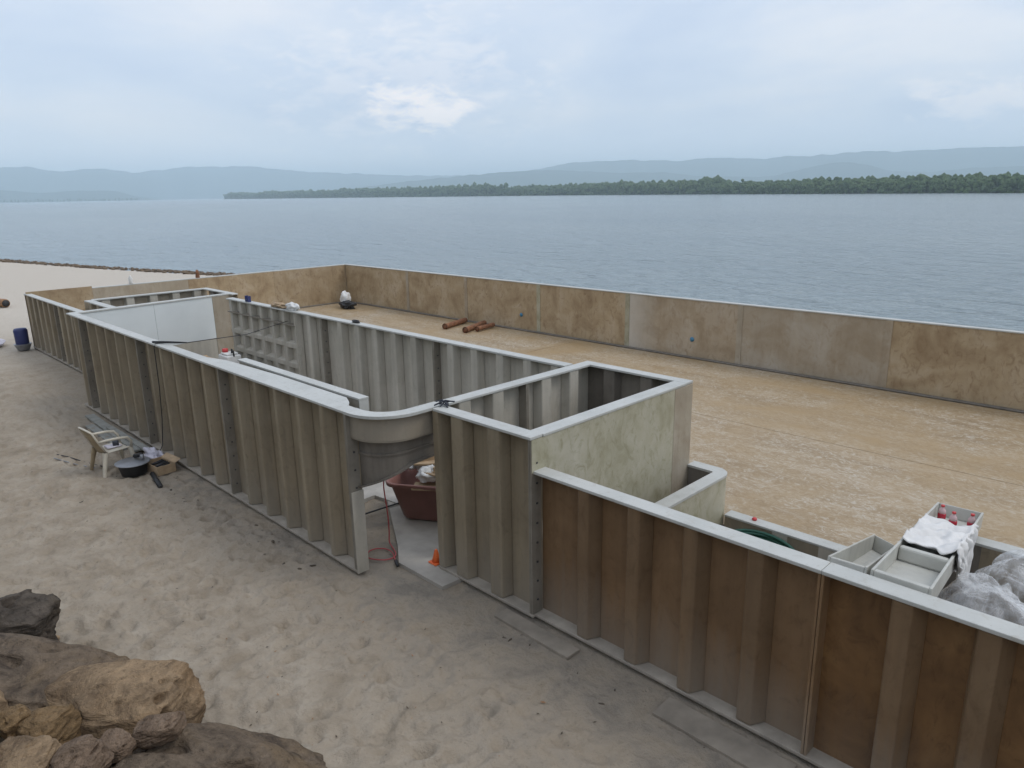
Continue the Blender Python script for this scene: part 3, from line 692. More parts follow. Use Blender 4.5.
# ------------------------------------------------------------------ rocks on the bank
bm = bmesh.new(); bmesh.ops.create_icosphere(bm, subdivisions=6, radius=1); bm.verts.ensure_lookup_table()
RV = [v.co.copy() for v in bm.verts]; RF = [tuple(v.index for v in f.verts) for f in bm.faces]; bm.free()
def boulder(loc, size, rot, seed, mat, label, cuts=7, box=.55, rough=1.0):
    rr = random.Random(seed); pl = []
    for k in range(cuts):
        d = Vector((rr.gauss(0, 1), rr.gauss(0, 1), rr.gauss(0, 1))).normalized(); pl.append((d, rr.uniform(.62, .9)))
    b = MB(); b.smooth = True; vs = []
    R = Matrix.Rotation(rot[2], 3, 'Z') @ Matrix.Rotation(rot[1], 3, 'Y') @ Matrix.Rotation(rot[0], 3, 'X')
    for v in RV:
        m_ = max(abs(v.x), abs(v.y), abs(v.z)); p = v.lerp(v / m_ * .82, box)
        for d, h in pl:
            e = p.dot(d) - h
            if e > 0: p = p - d * e * .88
        s = Vector((seed * 3.1, seed * 1.7, 0))
        k = .16 * noise.noise(p * 1.3 + s) + .07 * noise.noise(p * 3.1 + s) + .03 * noise.noise(p * 7 + s) + .03 * abs(noise.noise(p * 4.5 + s * 2)) + .012 * noise.noise(p * 16 + s) + .008 * noise.noise(p * 34 + s)
        pit = noise.noise(Vector((p.x * 3, p.y * 3, p.z * 6)) + s * 1.3)
        if pit > .33: k -= (pit - .33) * .75
        layer = noise.noise(Vector((p.x * .9, p.y * .9, p.z * 7)) + s)
        k += .05 * layer
        p = p * (1 + k * rough)
        q = R @ Vector((p.x * size[0], p.y * size[1], p.z * size[2]))
        vs.append((loc[0] + q.x, loc[1] + q.y, loc[2] + q.z))
    b.add(vs, RF)
    return tag(b.build('boulder', mat, origin=loc), label, 'boulder', 'boulders on the bank')
A1 = math.radians(45)
boulder((-8.42, .86, .40), (.56, .40, .46), (.1, .3, A1), 4, M['rockdark'], 'dark angular boulder at the left frame edge, farthest up the rock pile', 9)
boulder((-7.02, 1.02, .42), (.98, .56, .42), (.16, .10, .80), 8, M['rockgrey'], 'grey pitted boulder with hollows lying between dark and tan boulders', 6, .35)
boulder((-6.16, 1.30, .42), (.80, .46, .40), (.1, -.12, .62), 12, M['rocktan'], 'long smooth tan boulder in the middle of the rock pile', 4, .35, .6)
boulder((-4.86, 1.52, .16), (1.10, .70, .52), (.05, .12, .85), 17, M['rockgrey'], 'large grey boulder reaching farthest right at the bottom frame edge', 6, .3)
boulder((-5.36, 1.40, .72), (.22, .14, .12), (.0, -.35, .85), 22, M['rockpink'], 'small oval boulder wedged under the right end of the tan boulder', 3, .3, .6)
boulder((-5.42, 1.10, .70), (.14, .12, .10), (.2, .1, .3), 25, M['rockpink'], 'smallest pale stone between the tan and the large grey boulders', 5, .4, .7)
boulder((-5.22, .80, .86), (.25, .17, .15), (.1, -.45, .75), 29, M['rockpink'], 'pinkish white stone with rounded top at bottom frame edge', 4, .5, .6)
boulder((-5.50, .50, .84), (.30, .26, .13), (.1, -.1, .6), 33, M['rocktan'], 'flat layered tan stone at bottom left frame corner', 4, .4)
boulder((-6.00, .76, .66), (.28, .20, .18), (.1, -.2, .9), 37, M['rockorange'], 'yellowish wedge shaped stone below the long tan boulder', 5, .5, .7)
boulder((-6.24, .62, .72), (.15, .13, .15), (.3, .2, .2), 41, M['rockorange'], 'orange brown cube like stone left of the yellowish wedge', 6, .6, .6)
boulder((-5.72, .34, .92), (.18, .15, .16), (.2, .2, .5), 45, M['rockpink'], 'pale rounded stone at the extreme lower left edge', 4, .5, .6)
boulder((-5.55, .95, .52), (.24, .2, .16), (.2, .1, .5), 49, M['rockdark'], 'dark stone sunk in the gap behind the pinkish white stone', 4, .4, .8)
boulder((-6.75, .42, .62), (.30, .24, .20), (.1, .3, .2), 53, M['rocktan'], 'tan stone at left frame edge below the grey pitted boulder', 5, .4, .8)
boulder((-7.55, .40, .58), (.34, .26, .22), (.2, .1, .9), 57, M['rocktan'], 'brown stone filling the gap between dark and grey pitted boulders', 5, .4, .8)

b = MB(); rq = random.Random(77); b.smooth = False
for i in range(420):
    x = rq.uniform(-9.4, -4.2); y = lerp(BK, x) + min(.1, rq.gauss(-.45, .28)); r = rq.uniform(.012, .05)
    b.add([(x + v.x * r * rq.uniform(.6, 1.4), y + v.y * r * rq.uniform(.6, 1.4), ground(x, y) + r * .25 + v.z * r * rq.uniform(.5, 1)) for v in IV], IF)
struct(b.build('rubble', M['rocktan']), 'stuff')

# ------------------------------------------------------------------ plastic chair
def make_chair(loc, rz):
    t = thing('plastic_chair', loc, 'cream plastic armchair standing on the sand before the tall ribbed wall', 'chair')
    R = Matrix.Rotation(rz, 3, 'Z')
    def W(p): q = R @ Vector(p); return (loc[0] + q.x, loc[1] + q.y, loc[2] + q.z)
    b = MB(); rows = []      # seat, front towards +y
    for j in range(9):
        y = -.22 + .46 * j / 8; rows.append([W((x * (.23 + .025 * j / 8) / .25, y, .42 - .018 * math.cos(x / .25 * 1.4) + .02 * (j / 8) - (.05 if j == 8 else 0))) for x in [-.25 + .0625 * k for k in range(9)]])
    b.grid(rows); b.build('seat', M['chair'], t, solid=.012)
    b = MB(); rows = []
    for j in range(11):
        v = j / 10; z = .40 + .47 * v; y = -.20 - .19 * v
        rows.append([W((x * (.22 + .04 * v) / .25, y + .05 * (1 - (x / .25) ** 2) * -.9, z - .05 * (abs(x) / .25) ** 3 * (v > .85))) for x in [-.25 + .05 * k for k in range(11)]])
    b.grid(rows); b.build('backrest', M['chairdirt'], t, solid=.012)
    b = MB(); b.tube([W((-.235, -.20, .42)), W((-.25, -.31, .64)), W((-.25, -.39, .83)), W((-.12, -.44, .88)), W((.12, -.44, .88)), W((.25, -.39, .83)), W((.25, -.31, .64)), W((.235, -.20, .42))], .018, 8); b.build('back_frame', M['chair'], t)
    for s in (-1, 1):
        b = MB(); b.tube([W((s * .25, -.32, .64)), W((s * .285, -.2, .655)), W((s * .29, .02, .645)), W((s * .28, .16, .62)), W((s * .265, .22, .54)), W((s * .25, .22, .41))], [.02, .024, .026, .026, .024, .022], 8); b.build('armrest', M['chair'], t)
        for y, dy in ((-.21, -.10), (.2, .06)):
            b = MB(); rows = []
            for k, z in enumerate((.43, .3, .15, 0)):
                u = k / 3; x0, y0 = s * (.225 + .055 * u), y + dy * u; a = .045 - .018 * u
                rows.append([W((x0 + dx * a, y0 + dyy * a, z)) for dx, dyy in ((-1, -.7), (0, -1), (1, -.7), (1, .7), (0, 1), (-1, .7), (-1, -.7))])
            b.grid(rows); b.build('leg', M['chairdirt'] if (s < 0 and y < 0) else M['chair'], t)
    return t
make_chair((-13.74, 3.58, 0), .10)
def clutter(name, label, cat, b, mats, loc, group=None, bevel=0):
    return tag(b.build(name, mats, origin=loc, bevel=bevel), label, cat, group)
b = MB(); b.lathe([(.03, 0), (.05, 0), (.055, .1), (.03, .1)], 12, (-13.74, 3.64, .425)); clutter('cup', 'small dark cup left on the cream plastic chair seat', 'cup', b, M['tape'], (-13.6, 3.66, .425))
b = MB(); b.grid([[(-13.88 + .03 * i, 3.48 + .03 * j, .435 + .03 * noise.noise((i * .5, j * .5, 7)) + .01) for i in range(8)] for j in range(9)]); o = clutter('rag', 'pale crumpled rag on the seat of the plastic chair', 'rag', b, M['lilac'], (-13.6, 3.6, .43))
md = o.modifiers.new('thickness', 'SOLIDIFY'); md.thickness = .015
# tub with lid under the tools
t = thing('mortar_tub', (-13.22, 3.72, 0), 'black rubber tub with grey round lid right of the plastic chair', 'tub')
b = MB(); b.lathe([(.15, 0), (.2, .02), (.24, .2), (.26, .22), (.23, .22), (.19, .05)], 24, (-13.22, 3.72, 0)); b.build('tub', M['rubber'], t)
b = MB(); b.lathe([(.005, .232), (.27, .225), (.29, .235), (.27, .245), (.02, .255)], 28, (-13.22, 3.72, 0)); b.build('lid', M['greymet'], t)
t = thing('angle_grinder', (-13.22, 3.82, .25), 'dark power tool standing on the grey round tub lid', 'power tool')
b = MB(); b.tube([(-13.32, 3.80, .30), (-13.14, 3.86, .36)], [.04, .035], 10); b.build('body', M['rubber'], t)
b = MB(); b.tube([(-13.14, 3.86, .36), (-13.12, 3.86, .27)], [.035, .03], 10); b.build('head', M['greymet'], t)
t = thing('cardboard_box', (-13.05, 4.13, 0), 'open cardboard box of tools by the wall foot, beside the tub', 'box')
Rb = Matrix.Rotation(.35, 3, 'Z')
def P2(c, p, rz=.35, rx=0):
    q = Matrix.Rotation(rz, 3, 'Z') @ Vector(p); return (c[0] + q.x, c[1] + q.y, c[2] + q.z)
def obox(b, c, x0, x1, y0, y1, z0, z1, rz):
    b.hexa([P2(c, p, rz) for p in ((x0, y0, z0), (x1, y0, z0), (x1, y1, z0), (x0, y1, z0), (x0, y0, z1), (x1, y0, z1), (x1, y1, z1), (x0, y1, z1))])
c = (-13.05, 4.10, 0)
b = MB(); obox(b, c, -.26, .26, -.16, .16, .01, .02, .1)
for q in ((-.26, .26, -.16, -.148), (-.26, .26, .148, .16), (-.26, -.248, -.148, .148), (.248, .26, -.148, .148)): obox(b, c, *q, .02, .17, .1)
b.build('carton', M['card'], t)
b = MB(); b.hexa([P2(c, p, .1) for p in ((-.26, .16, .165), (.26, .16, .165), (.26, .27, .21), (-.26, .27, .21), (-.26, .16, .172), (.26, .16, .172), (.26, .27, .217), (-.26, .27, .217))]); b.build('flap', M['card'], t)
b = MB()
for k in range(5): b.tube([P2(c, (-.18 + .08 * k, -.12, .09 + .03 * (k % 2)), .1), P2(c, (-.12 + .06 * k, .12, .15), .1)], .02, 7)
clutter('hand_tools', 'dark hand tools heaped inside the open cardboard box', 'tools', b, M['rubber'], (c[0], c[1], .1))
b = MB(); b.tube([(-12.92, 3.92, .035), (-12.22, 3.80, .035)], .04, 12); b.cur = 1; b.tube([(-12.221, 3.8002, .035), (-12.218, 3.7996, .035)], .03, 12)
clutter('black_pipe', 'short black pipe lying on the sand below the cardboard box', 'pipe', b, [M['rubber'], M['bolt']], (-12.5, 3.85, 0))
for i, (x0, x1, y0, z, w_) in enumerate(((-17.6, -14.3, 4.20, .05, .18), (-16.9, -14.7, 4.03, .01, .16), (-16.2, -13.5, 4.24, .09, .12))):
    b = MB(); obox(b, ((x0 + x1) / 2, y0, z), -(x1 - x0) / 2, (x1 - x0) / 2, -w_ / 2, w_ / 2, 0, .035, .02 * (i - 1))
    clutter('plank', ('long grey plank leaning lowest along the tall wall foot behind the chair', 'widest grey plank on the sand, outermost from the tall wall', 'narrow grey plank on top of the others at the tall wall')[i], 'plank', b, M['greywood'], ((x0 + x1) / 2, y0, z), 'planks at the wall foot')
def crumple(loc, size, seed, n=22, amp=.25, film=False):
    vs = []
    bmm = bmesh.new(); bmesh.ops.create_icosphere(bmm, subdivisions=5 if film else 4, radius=1); bmm.verts.ensure_lookup_table()
    s = Vector((seed * 2.3, seed, 0))
    for v in bmm.verts:
        p = v.co; k = 1 + amp * noise.noise(p * 1.6 + s) + amp * .5 * abs(noise.noise(p * 4 + s)) + amp * .35 * noise.noise(p * 9 + s)
        if film:   # sharp creases fanning over sagging film
            k = 1 + .36 * noise.noise(p * 1.3 + s) - .26 * abs(noise.noise(Vector((p.x * 2.4, p.y * 2.4, p.z * .9)) + s)) - .07 * abs(noise.noise(p * 5 + s * 2))
        vs.append((loc[0] + p.x * size[0] * k, loc[1] + p.y * size[1] * k, loc[2] + max(p.z * size[2] * k, -size[2] * .8)))
    fs = [tuple(v.index for v in f.verts) for f in bmm.faces]; bmm.free()
    b = MB(); b.smooth = True; b.add(vs, fs); return b
clutter('plastic_sheet', 'crumpled pale plastic sheet between planks and cardboard box', 'plastic sheet', crumple((-13.65, 4.20, .12), (.26, .12, .12), 5, amp=.6), M['lilac'], (-13.65, 4.20, .1))
b = MB(); b.tube([(-14.0, 3.45, .02), (-14.5, 3.3, .015), (-15.1, 3.15, .02), (-15.4, 3.05, .015)], .010, 6); clutter('cable', 'thin dark cable on the sand running left from the chair', 'cable', b, M['rubber'], (-15, 3, 0))
b = MB(); b.tube([(-14.0, 3.34, .02), (-14.6, 3.12, .015), (-15.2, 2.95, .02)], .010, 6); clutter('rod', 'thin grey rod on the sand just below the dark cable', 'rod', b, M['greymet'], (-14.8, 2.9, 0))
# hanging cable and clamp on the tall wall
b = MB(); b.tube([(-13.45, 4.60, ZT + .012), (-13.45, 4.45, ZT + .01), (-13.45, 4.425, ZT - .06), (-13.46, 4.42, 1.4), (-13.50, 4.40, .8), (-13.55, 4.36, .3), (-13.6, 4.28, .12)], .008, 6); clutter('cable', 'black cable hanging down the tall ribbed wall behind the chair', 'cable', b, M['rubber'], (-13.45, 4.45, ZT))
b = MB(); b.tube([(-13.62, 4.47, ZT + .02), (-13.40, 4.56, ZT + .03), (-13.10, 4.72, ZT + .04), (-12.9, 4.8, ZT + .05)], [.018, .022, .018, .01], 8); clutter('rope_knot', 'dark green rope knotted over the tall wall rim', 'rope', b, M['rubber'], (-13.4, 4.55, ZT))
b = MB(); b.tube([(-12.9, 4.8, ZT + .05), (-14.0, 6.4, 2.02), (-15.2, 7.94, 1.95)], .007, 6); clutter('cable', 'thin taut cable crossing the machine room to the waffle panel', 'cable', b, M['rubber'], (-14, 6.4, 2.0))
# ------------------------------------------------------------------ far left things
t = thing('barrel', (-27.62, 5.10, 0), 'blue plastic container standing in a grey basin at the far wall corner', 'container')
b = MB(); b.lathe([(.13, 0), (.17, .02), (.24, .20), (.26, .22), (.23, .22)], 20, (-27.62, 5.10, 0)); b.build('basin', M['greymet'], t)
b = MB(); b.lathe([(.17, .12), (.19, .16), (.2, .66), (.17, .72), (.07, .735)], 20, (-27.62, 5.10, 0)); b.build('drum', M['blue'], t)
clutter('sack', 'pale lilac sack lying on the sand at the left frame edge', 'sack', crumple((-29.3, 4.45, .12), (.75, .42, .18), 9, amp=.2), M['lilac'], (-29.3, 4.45, 0))
b = MB(); d = Vector((-.97, -.25, 0)); p0 = Vector((-40.1, 7.05, .15)); b.tube([p0, p0 + d * .08, p0 + d * 2, p0 + d * 4], [.19, .2, .18, .2], 12); b.cur = 1; b.tube([p0 - d * .01, p0 + d * .001], .16, 12)
clutter('log', 'brown log with dark end lying on bare sand at the left frame edge', 'log', b, [M['log'], M['rubber']], (-41, 7, 0))
b = MB(); b.tube([(-42.6, 7.2, .04), (-41.4, 7.05, .05), (-40.6, 6.9, .03)], [.05, .04, .02], 6); clutter('stick', 'thin brown stick on the sand below the log', 'stick', b, M['log'], (-41.5, 6.8, 0))
b = MB(); b.tube([(-38.6, 8.9, .08), (-38.0, 9.25, .12), (-37.4, 9.7, .1)], [.07, .06, .04], 6); clutter('stick', 'stub of driftwood on the sand beyond the far left wall corner', 'stick', b, M['log'], (-38, 9.25, 0))
# wrack and stones edging the shore: nobody could count them
b = MB(); rs = random.Random(8)
for i in range(1500):
    x = -125 + 100 * rs.random() ** .8; y = lerp(SH, x) + rs.uniform(-.5, .55); r = rs.uniform(.05, .17)
    b.add([(x + v.x * r * rs.uniform(.7, 1.6), y + v.y * r * rs.uniform(.6, 1.3), -.26 + v.z * r * rs.uniform(.5, .9)) for v in IV], IF)
struct(b.build('debris', M['rockgrey']), 'stuff')
# ------------------------------------------------------------------ things on the pool floor
def pipe(p0, p1, r, label):
    d = (Vector(p1) - Vector(p0)).normalized(); p0 = Vector(p0); p1 = Vector(p1)
    b = MB(); b.tube([p0, p0 + d * .06, p0 + d * .10, p1 - d * .1, p1], [r * 1.18, r * 1.18, r, r, r], 14, caps=False)
    b.tube([p1, p0 + d * .02], [r * .8, r * .9], 14)
    return tag(b.build('rusty_pipe', M['rust'], origin=tuple(p0)), label, 'pipe', 'rusty pipes on the pool floor')
pipe((-19.05, 15.75, ZF + .10), (-19.5, 17.1, ZF + .10), .09, 'rusty brown pipe leftmost on the pool floor')
pipe((-18.0, 15.75, ZF + .10), (-18.55, 17.15, ZF + .10), .09, 'rusty brown pipe in the middle, nearest to the camera')
pipe((-17.85, 16.15, ZF + .10), (-18.05, 17.1, ZF + .10), .075, 'rusty brown pipe rightmost and thinnest of the three')
clutter('sack', 'white sack standing in the far pool corner', 'sack', crumple((-26.25, 16.42, ZF + .34), (.22, .2, .33), 14, amp=.3), M['foam'], (-26.2, 16.4, ZF))
clutter('black_bag', 'black bag slumped beside the white sack in the far corner', 'bag', crumple((-25.85, 16.25, ZF + .14), (.40, .26, .17), 17, amp=.5), M['rubber'], (-25.5, 16.2, ZF))
# ------------------------------------------------------------------ things on the rims
b = MB()
for k in range(3): b.box(-17.34 + .07 * k, -17.315 + .07 * k, 7.98, 8.06, ZT + .002, ZT + .15 - .04 * (k % 2))
b.box(-17.34, -17.17, 7.982, 8.0, ZT + .05, ZT + .07)
clutter('clamp', 'blue clamp standing on the inner wall rim above the waffle panel', 'clamp', b, M['blue'], (-17.3, 8.05, ZT))
clutter('glove', 'crumpled brown and white rag on the inner wall rim', 'rag', crumple((-15.75, 8.06, ZT + .05), (.34, .09, .06), 21, amp=.5), M['card'], (-15.7, 8.05, ZT))
clutter('glove', 'white crumpled cloth on the inner wall rim beside brown rag', 'rag', crumple((-15.15, 8.07, ZT + .07), (.22, .10, .09), 23, amp=.5), M['foam'], (-15.2, 8.05, ZT))
b = MB(); b.lathe([(.05, 0), (.055, .02), (.055, .16), (.02, .22), (.02, .24)], 12, (-13.1, 9.4, ZF)); b.v = [(v[0] * 1, v[1], v[2]) for v in b.v]
clutter('bottle', 'tiny clear bottle with pink label on pool floor behind inner wall', 'bottle', b, M['clearbottle'], (-13.1, 9.4, ZF))
clutter('stone', 'tiny dark lump on the inner wall rim', 'lump', crumple((-12.55, 8.05, ZT + .025), (.10, .05, .03), 27, amp=.5), M['rubber'], (-12.5, 8.05, ZT))
b = MB(); b.lathe([(.06, 0), (.07, .02), (.07, .2), (.03, .26), (.03, .3)], 12, (-27.66, 8.65, ZL)); clutter('bottle', 'small white bottle on the rim of the far end wall', 'bottle', b, M['foam'], (-27.6, 8.6, ZL))
b = MB(); b.lathe([(.07, 0), (.08, .02), (.06, .2), (.04, .28), (.02, .3)], 12, (-27.66, 11.0, ZL)); clutter('can', 'small dark can on the rim of the far end wall', 'can', b, M['rust'], (-27.6, 11, ZL))
b = MB()
rk = random.Random(2)
for k in range(7):
    a = rk.uniform(0, PI); cx, cy = -6.62 + rk.uniform(-.03, .03), 5.41 + rk.uniform(-.03, .03); L = rk.uniform(.09, .14)
    b.tube([(cx - L * math.cos(a), cy - L * math.sin(a), ZT + .01 + .004 * k), (cx, cy, ZT + .035 + .006 * k), (cx + L * math.cos(a), cy + L * math.sin(a), ZT + .012 + .004 * k)], .009, 6)
clutter('strap', 'tangled dark strap on the rim corner of the square tank', 'strap', b, M['tape'], (-6.62, 5.41, ZT))
# ------------------------------------------------------------------ inside the machine room
t = thing('crate', (-17, 7.3, .05), 'low grey block under the white canister inside the machine room', 'block')
b = MB(); b.box(-17.5, -16.5, 7.0, 7.6, .055, .62); b.build('block', M['greywood'], t, bevel=.01)
b = MB(); b.box(-17.52, -16.48, 6.98, 7.62, .62, .65); b.build('top', M['slab'], t, bevel=.005)
t = thing('canister', (-17, 7.3, .65), 'white plastic canister with red cap seen over the tall wall', 'canister')
b = MB(); b.box(-17.28, -16.78, 7.12, 7.48, .652, 1.02); b.box(-17.2, -16.86, 7.15, 7.45, 1.02, 1.07); b.build('body', M['foam'], t, bevel=.03)
b = MB(); b.lathe([(.07, 1.07), (.07, 1.15), (.02, 1.16)], 14, (-17.14, 7.25, 0)); b.build('cap', M['redplastic'], t)
b = MB(); b.tube([(-16.9, 7.3, 1.06), (-16.88, 7.3, 1.16), (-16.80, 7.3, 1.14), (-16.79, 7.3, 1.0)], .022, 8); b.build('handle', M['rubber'], t)
clutter('rag', 'orange and brown rag left of the white canister', 'rag', crumple((-17.75, 6.9, .78), (.3, .2, .14), 31, amp=.5), M['card'], (-17.7, 6.9, .6))
b = MB(); b.box(-18.1, -17.53, 6.6, 7.2, .055, .66); clutter('block', 'grey block under the orange and brown rag', 'block', b, M['greywood'], (-17.8, 6.9, .05), bevel=.01)
t = thing('tool_box', (-16.05, 7.3, .05), 'grey bin with red and white lid right of the canister', 'bin')
b = MB(); b.lathe([(.2, .055), (.24, .07), (.26, .72), (.2, .73)], 16, (-16.05, 7.3, 0)); b.build('bin', M['greymet'], t)
b = MB(); b.lathe([(.22, .731), (.24, .74), (.2, .80), (.05, .82)], 16, (-16.05, 7.3, 0)); b.build('lid', M['clearbottle'], t)

# rubbish bin: tapered, rolled rim
t = thing('rubbish_bin', (-7.9, 6.25, .04), 'red brown tapered bin heaped with rubbish inside the doorway', 'bin')
bc, brz = (-7.98, 6.24, .06), math.radians(32)
def ring(hx, hy, z, r=.17, n=6):
    pts = []
    for sx, sy, a0 in ((1, 1, 0), (-1, 1, 90), (-1, -1, 180), (1, -1, 270)):
        for k in range(n + 1):
            a = math.radians(a0 + 90 * k / n); pts.append(P2(bc, (sx * (hx - r) + r * math.cos(a), sy * (hy - r) + r * math.sin(a), z), brz))
    return pts + [pts[0]]
b = MB(); b.grid([ring(.02, .02, .0, .01), ring(.41, .27, .0), ring(.43, .29, .03), ring(.56, .39, .54), ring(.61, .43, .55), ring(.62, .44, .60), ring(.59, .42, .61), ring(.55, .38, .57), ring(.42, .28, .06), ring(.02, .02, .06, .01)])
b.build('tub', M['redbrown'], t)
rr = random.Random(6)
for k in range(9):
    x, y = rr.uniform(-.48, .30), rr.uniform(-.28, .28); q = P2(bc, (x, y, .60 + rr.uniform(0, .10)), brz)
    clutter('rubbish', ['white foam scrap at left in the bin', 'white crumpled wrapper in the bin heap', 'white plastic cup piece in the bin heap', 'pale foam lump under the cardboard in the bin', 'white foam shard near the bin rim', 'white bag scrap at the back of the bin', 'small white lump in the bin middle', 'white torn sheet on the bin heap', 'white foam ball at right in the bin'][k], 'rubbish', crumple(q, (rr.uniform(.10, .17), rr.uniform(.08, .14), rr.uniform(.06, .11)), 40 + k, amp=.7), M['foam'], q, 'rubbish in the bin')
for k, (x, y, z, rz, lb) in enumerate(((-.08, .05, .80, .3, 'brown cardboard piece on top of the rubbish bin'), (.14, -.12, .74, 1.2, 'folded cardboard flap at right on the rubbish bin'), (.02, -.30, .55, .1, 'torn brown paper hanging over the front bin rim'))):
    q = P2(bc, (x, y, z), brz)
    b = MB(); obox(b, q, -.2, .2, -.13, .13, -.012, .012, brz + rz)
    if k < 2: obox(b, (q[0], q[1], q[2] + .05), -.16, .18, -.01, .01, -.05, .05, brz + rz + .3)
    clutter('cardboard', lb, 'cardboard', b, M['card'], q, 'cardboard in the bin')
clutter('rubbish', 'dark red wrapper in the middle of the rubbish bin', 'rubbish', crumple(P2(bc, (-.05, -.1, .66), brz), (.12, .1, .06), 60, amp=.7), M['redbrown'], P2(bc, (-.05, -.1, .6), brz), 'rubbish in the bin')
# red cord
def smooth_pts(p, n=8):
    p = [Vector(q) for q in p]; out = []
    for i in range(len(p) - 1):
        a, b_, c, d = p[max(i - 1, 0)], p[i], p[i + 1], p[min(i + 2, len(p) - 1)]
        for k in range(n):
            u = k / n; out.append(.5 * ((2 * b_) + (c - a) * u + (2 * a - 5 * b_ + 4 * c - d) * u * u + (3 * b_ - a - 3 * c + d) * u ** 3))
    return out + [p[-1]]
b = MB(); b.tube(smooth_pts([(-7.44, 5.02, 1.12), (-7.60, 5.12, .9), (-7.70, 5.22, .5), (-7.72, 5.24, .2), (-7.70, 5.22, .06), (-7.56, 5.18, .02), (-7.42, 5.12, .02), (-7.35, 5.03, .02), (-7.40, 4.90, .02), (-7.58, 4.80, .02), (-7.72, 4.88, .02), (-7.74, 5.00, .02), (-7.64, 5.10, .02), (-7.50, 5.10, .03), (-7.38, 5.06, .03), (-7.22, 4.97, .02)]), .009, 7)
clutter('cord', 'red cord hanging in the doorway and looped on the ground', 'cord', b, M['redcord'], (-7.5, 5, 0))
b = MB(); b.tube([(-7.24, 4.99, .03), (-7.12, 4.93, .03)], [.025, .02], 8); clutter('plug', 'black plug at the end of the red cord', 'plug', b, M['rubber'], (-7.2, 4.95, 0))
b = MB(); b.tube(smooth_pts([(-8.72, 5.36, .062), (-8.70, 5.6, .062), (-8.66, 6.05, .062), (-8.6, 6.4, .062)]), .014, 6); clutter('cable', 'black cable crossing the pale slab inside the doorway', 'cable', b, M['rubber'], (-8.7, 5.8, .06))
t = thing('traffic_cone', (-6.80, 5.32, .04), 'small orange cone half hidden by the square tank edge', 'cone')
b = MB(); b.box(-6.88, -6.72, 5.24, 5.40, .04, .06); b.build('base', M['orange'], t, bevel=.008)
b = MB(); b.lathe([(.062, .06), (.04, .14), (.02, .22), (.012, .23)], 16, (-6.80, 5.32, 0)); b.build('cone', M['orange'], t)
# loose base boards at the foot of the low wall
for i, (cx, cy, lx, ly, rz, lb) in enumerate(((-4.83, 5.10, .56, .10, -.02, 'dusty flat board at the foot of the low wall, beside the tank corner'), (-2.55, 5.06, .62, .15, .0, 'dusty flat board at the low wall foot near the bottom frame edge'), (-1.40, 5.03, .5, .17, .01, 'dusty flat board at the bottom frame edge, last along the low wall'))):
    b = MB(); obox(b, (cx, cy, -.012), -lx, lx, -ly, ly, 0, .035, rz); clutter('board', lb, 'board', b, M['dusty'], (cx, cy, 0), 'loose boards at the wall foot', bevel=.004)

# ------------------------------------------------------------------ trays, bottles, cloth, bags at the right
def sheared_tray(name, label, A, B, C, D, depth, dividers, mat, wall=.022):
    """open tray with corners A,B (near) and C,D (far) at rim level"""
    A, B, C, D = map(Vector, (A, B, C, D)); n = (B - A).cross(C - A).normalized(); n = n if n.z > 0 else -n
    t = thing(name, tuple(A), label, 'tray')
    def P(u, v, h): return A.lerp(B, u).lerp(C.lerp(D, u), v) - n * h
    L = ((C - A).length + (D - B).length) / 2; W_ = (B - A).length; eu, ev = wall / W_, wall / L
    def slab(b, u0, u1, v0, v1, h0, h1):
        b.hexa([P(u, v, h) for h in (h1, h0) for u, v in ((u0, v0), (u1, v0), (u1, v1), (u0, v1))])
    b = MB(); slab(b, 0, 1, 0, 1, depth - wall, depth); b.build('bottom', mat, t)
    for u0, u1, v0, v1 in ((0, eu, 0, 1), (1 - eu, 1, 0, 1)):
        b = MB(); slab(b, u0, u1, v0, v1, 0, depth - wall); b.build('side', mat, t, bevel=.005)
    for v0, v1 in ((0, ev * 3.2), (1 - ev, 1)):
        b = MB(); slab(b, eu, 1 - eu, v0, v1, .004, depth - wall); b.build('end', mat, t, bevel=.008)
    for v in dividers:
        b = MB(); slab(b, eu, 1 - eu, v - ev * 2.2, v + ev * 2.2, .02, depth - wall); b.build('divider', mat, t, bevel=.02)
    return t, P, n
tA, tB, tC, tD = (-1.63, 5.50, 1.842), (-1.20, 5.50, 1.842), (-2.02, 8.9, 1.17), (-1.56, 8.92, 1.17)
t, P, tn = sheared_tray('long_tray', 'long pale fibreglass tray of three compartments propped across the channel walls', tA, tB, tC, tD, .17, (.31, .63), M['trayfrp'])
sheared_tray('shallow_tray', 'shallow pale tray leaning left of the long tray', (-1.97, 5.53, 1.82), (-1.665, 5.53, 1.83), (-2.58, 8.66, .66), (-2.28, 8.52, .66), .20, (), M['trayfrp'], .02)
def bottle(u, v, mat, label):
    c = P(u, v, .148); t = thing('bottle', tuple(c), label, 'bottle', 'red drink bottles in the tray')
    b = MB(); b.lathe([(.034, 0), (.042, .01), (.042, .075), (.036, .085)], 14, c); b.build('body', M['redbottle'], t)
    b = MB(); b.lathe([(.036, .0855), (.04, .10), (.034, .125), (.016, .15), (.016, .16)], 14, c); b.build('neck', M['clearbottle'], t)
    b = MB(); b.lathe([(.02, .1605), (.02, .18), (.014, .182)], 12, c); b.build('cap', M['redplastic'], t)
bottle(.2, .93, 0, 'red drink bottle leftmost in the far tray compartment')
bottle(.50, .86, 0, 'red drink bottle in the middle of the far tray compartment')
bottle(.85, .90, 0, 'red drink bottle rightmost in the far tray compartment')
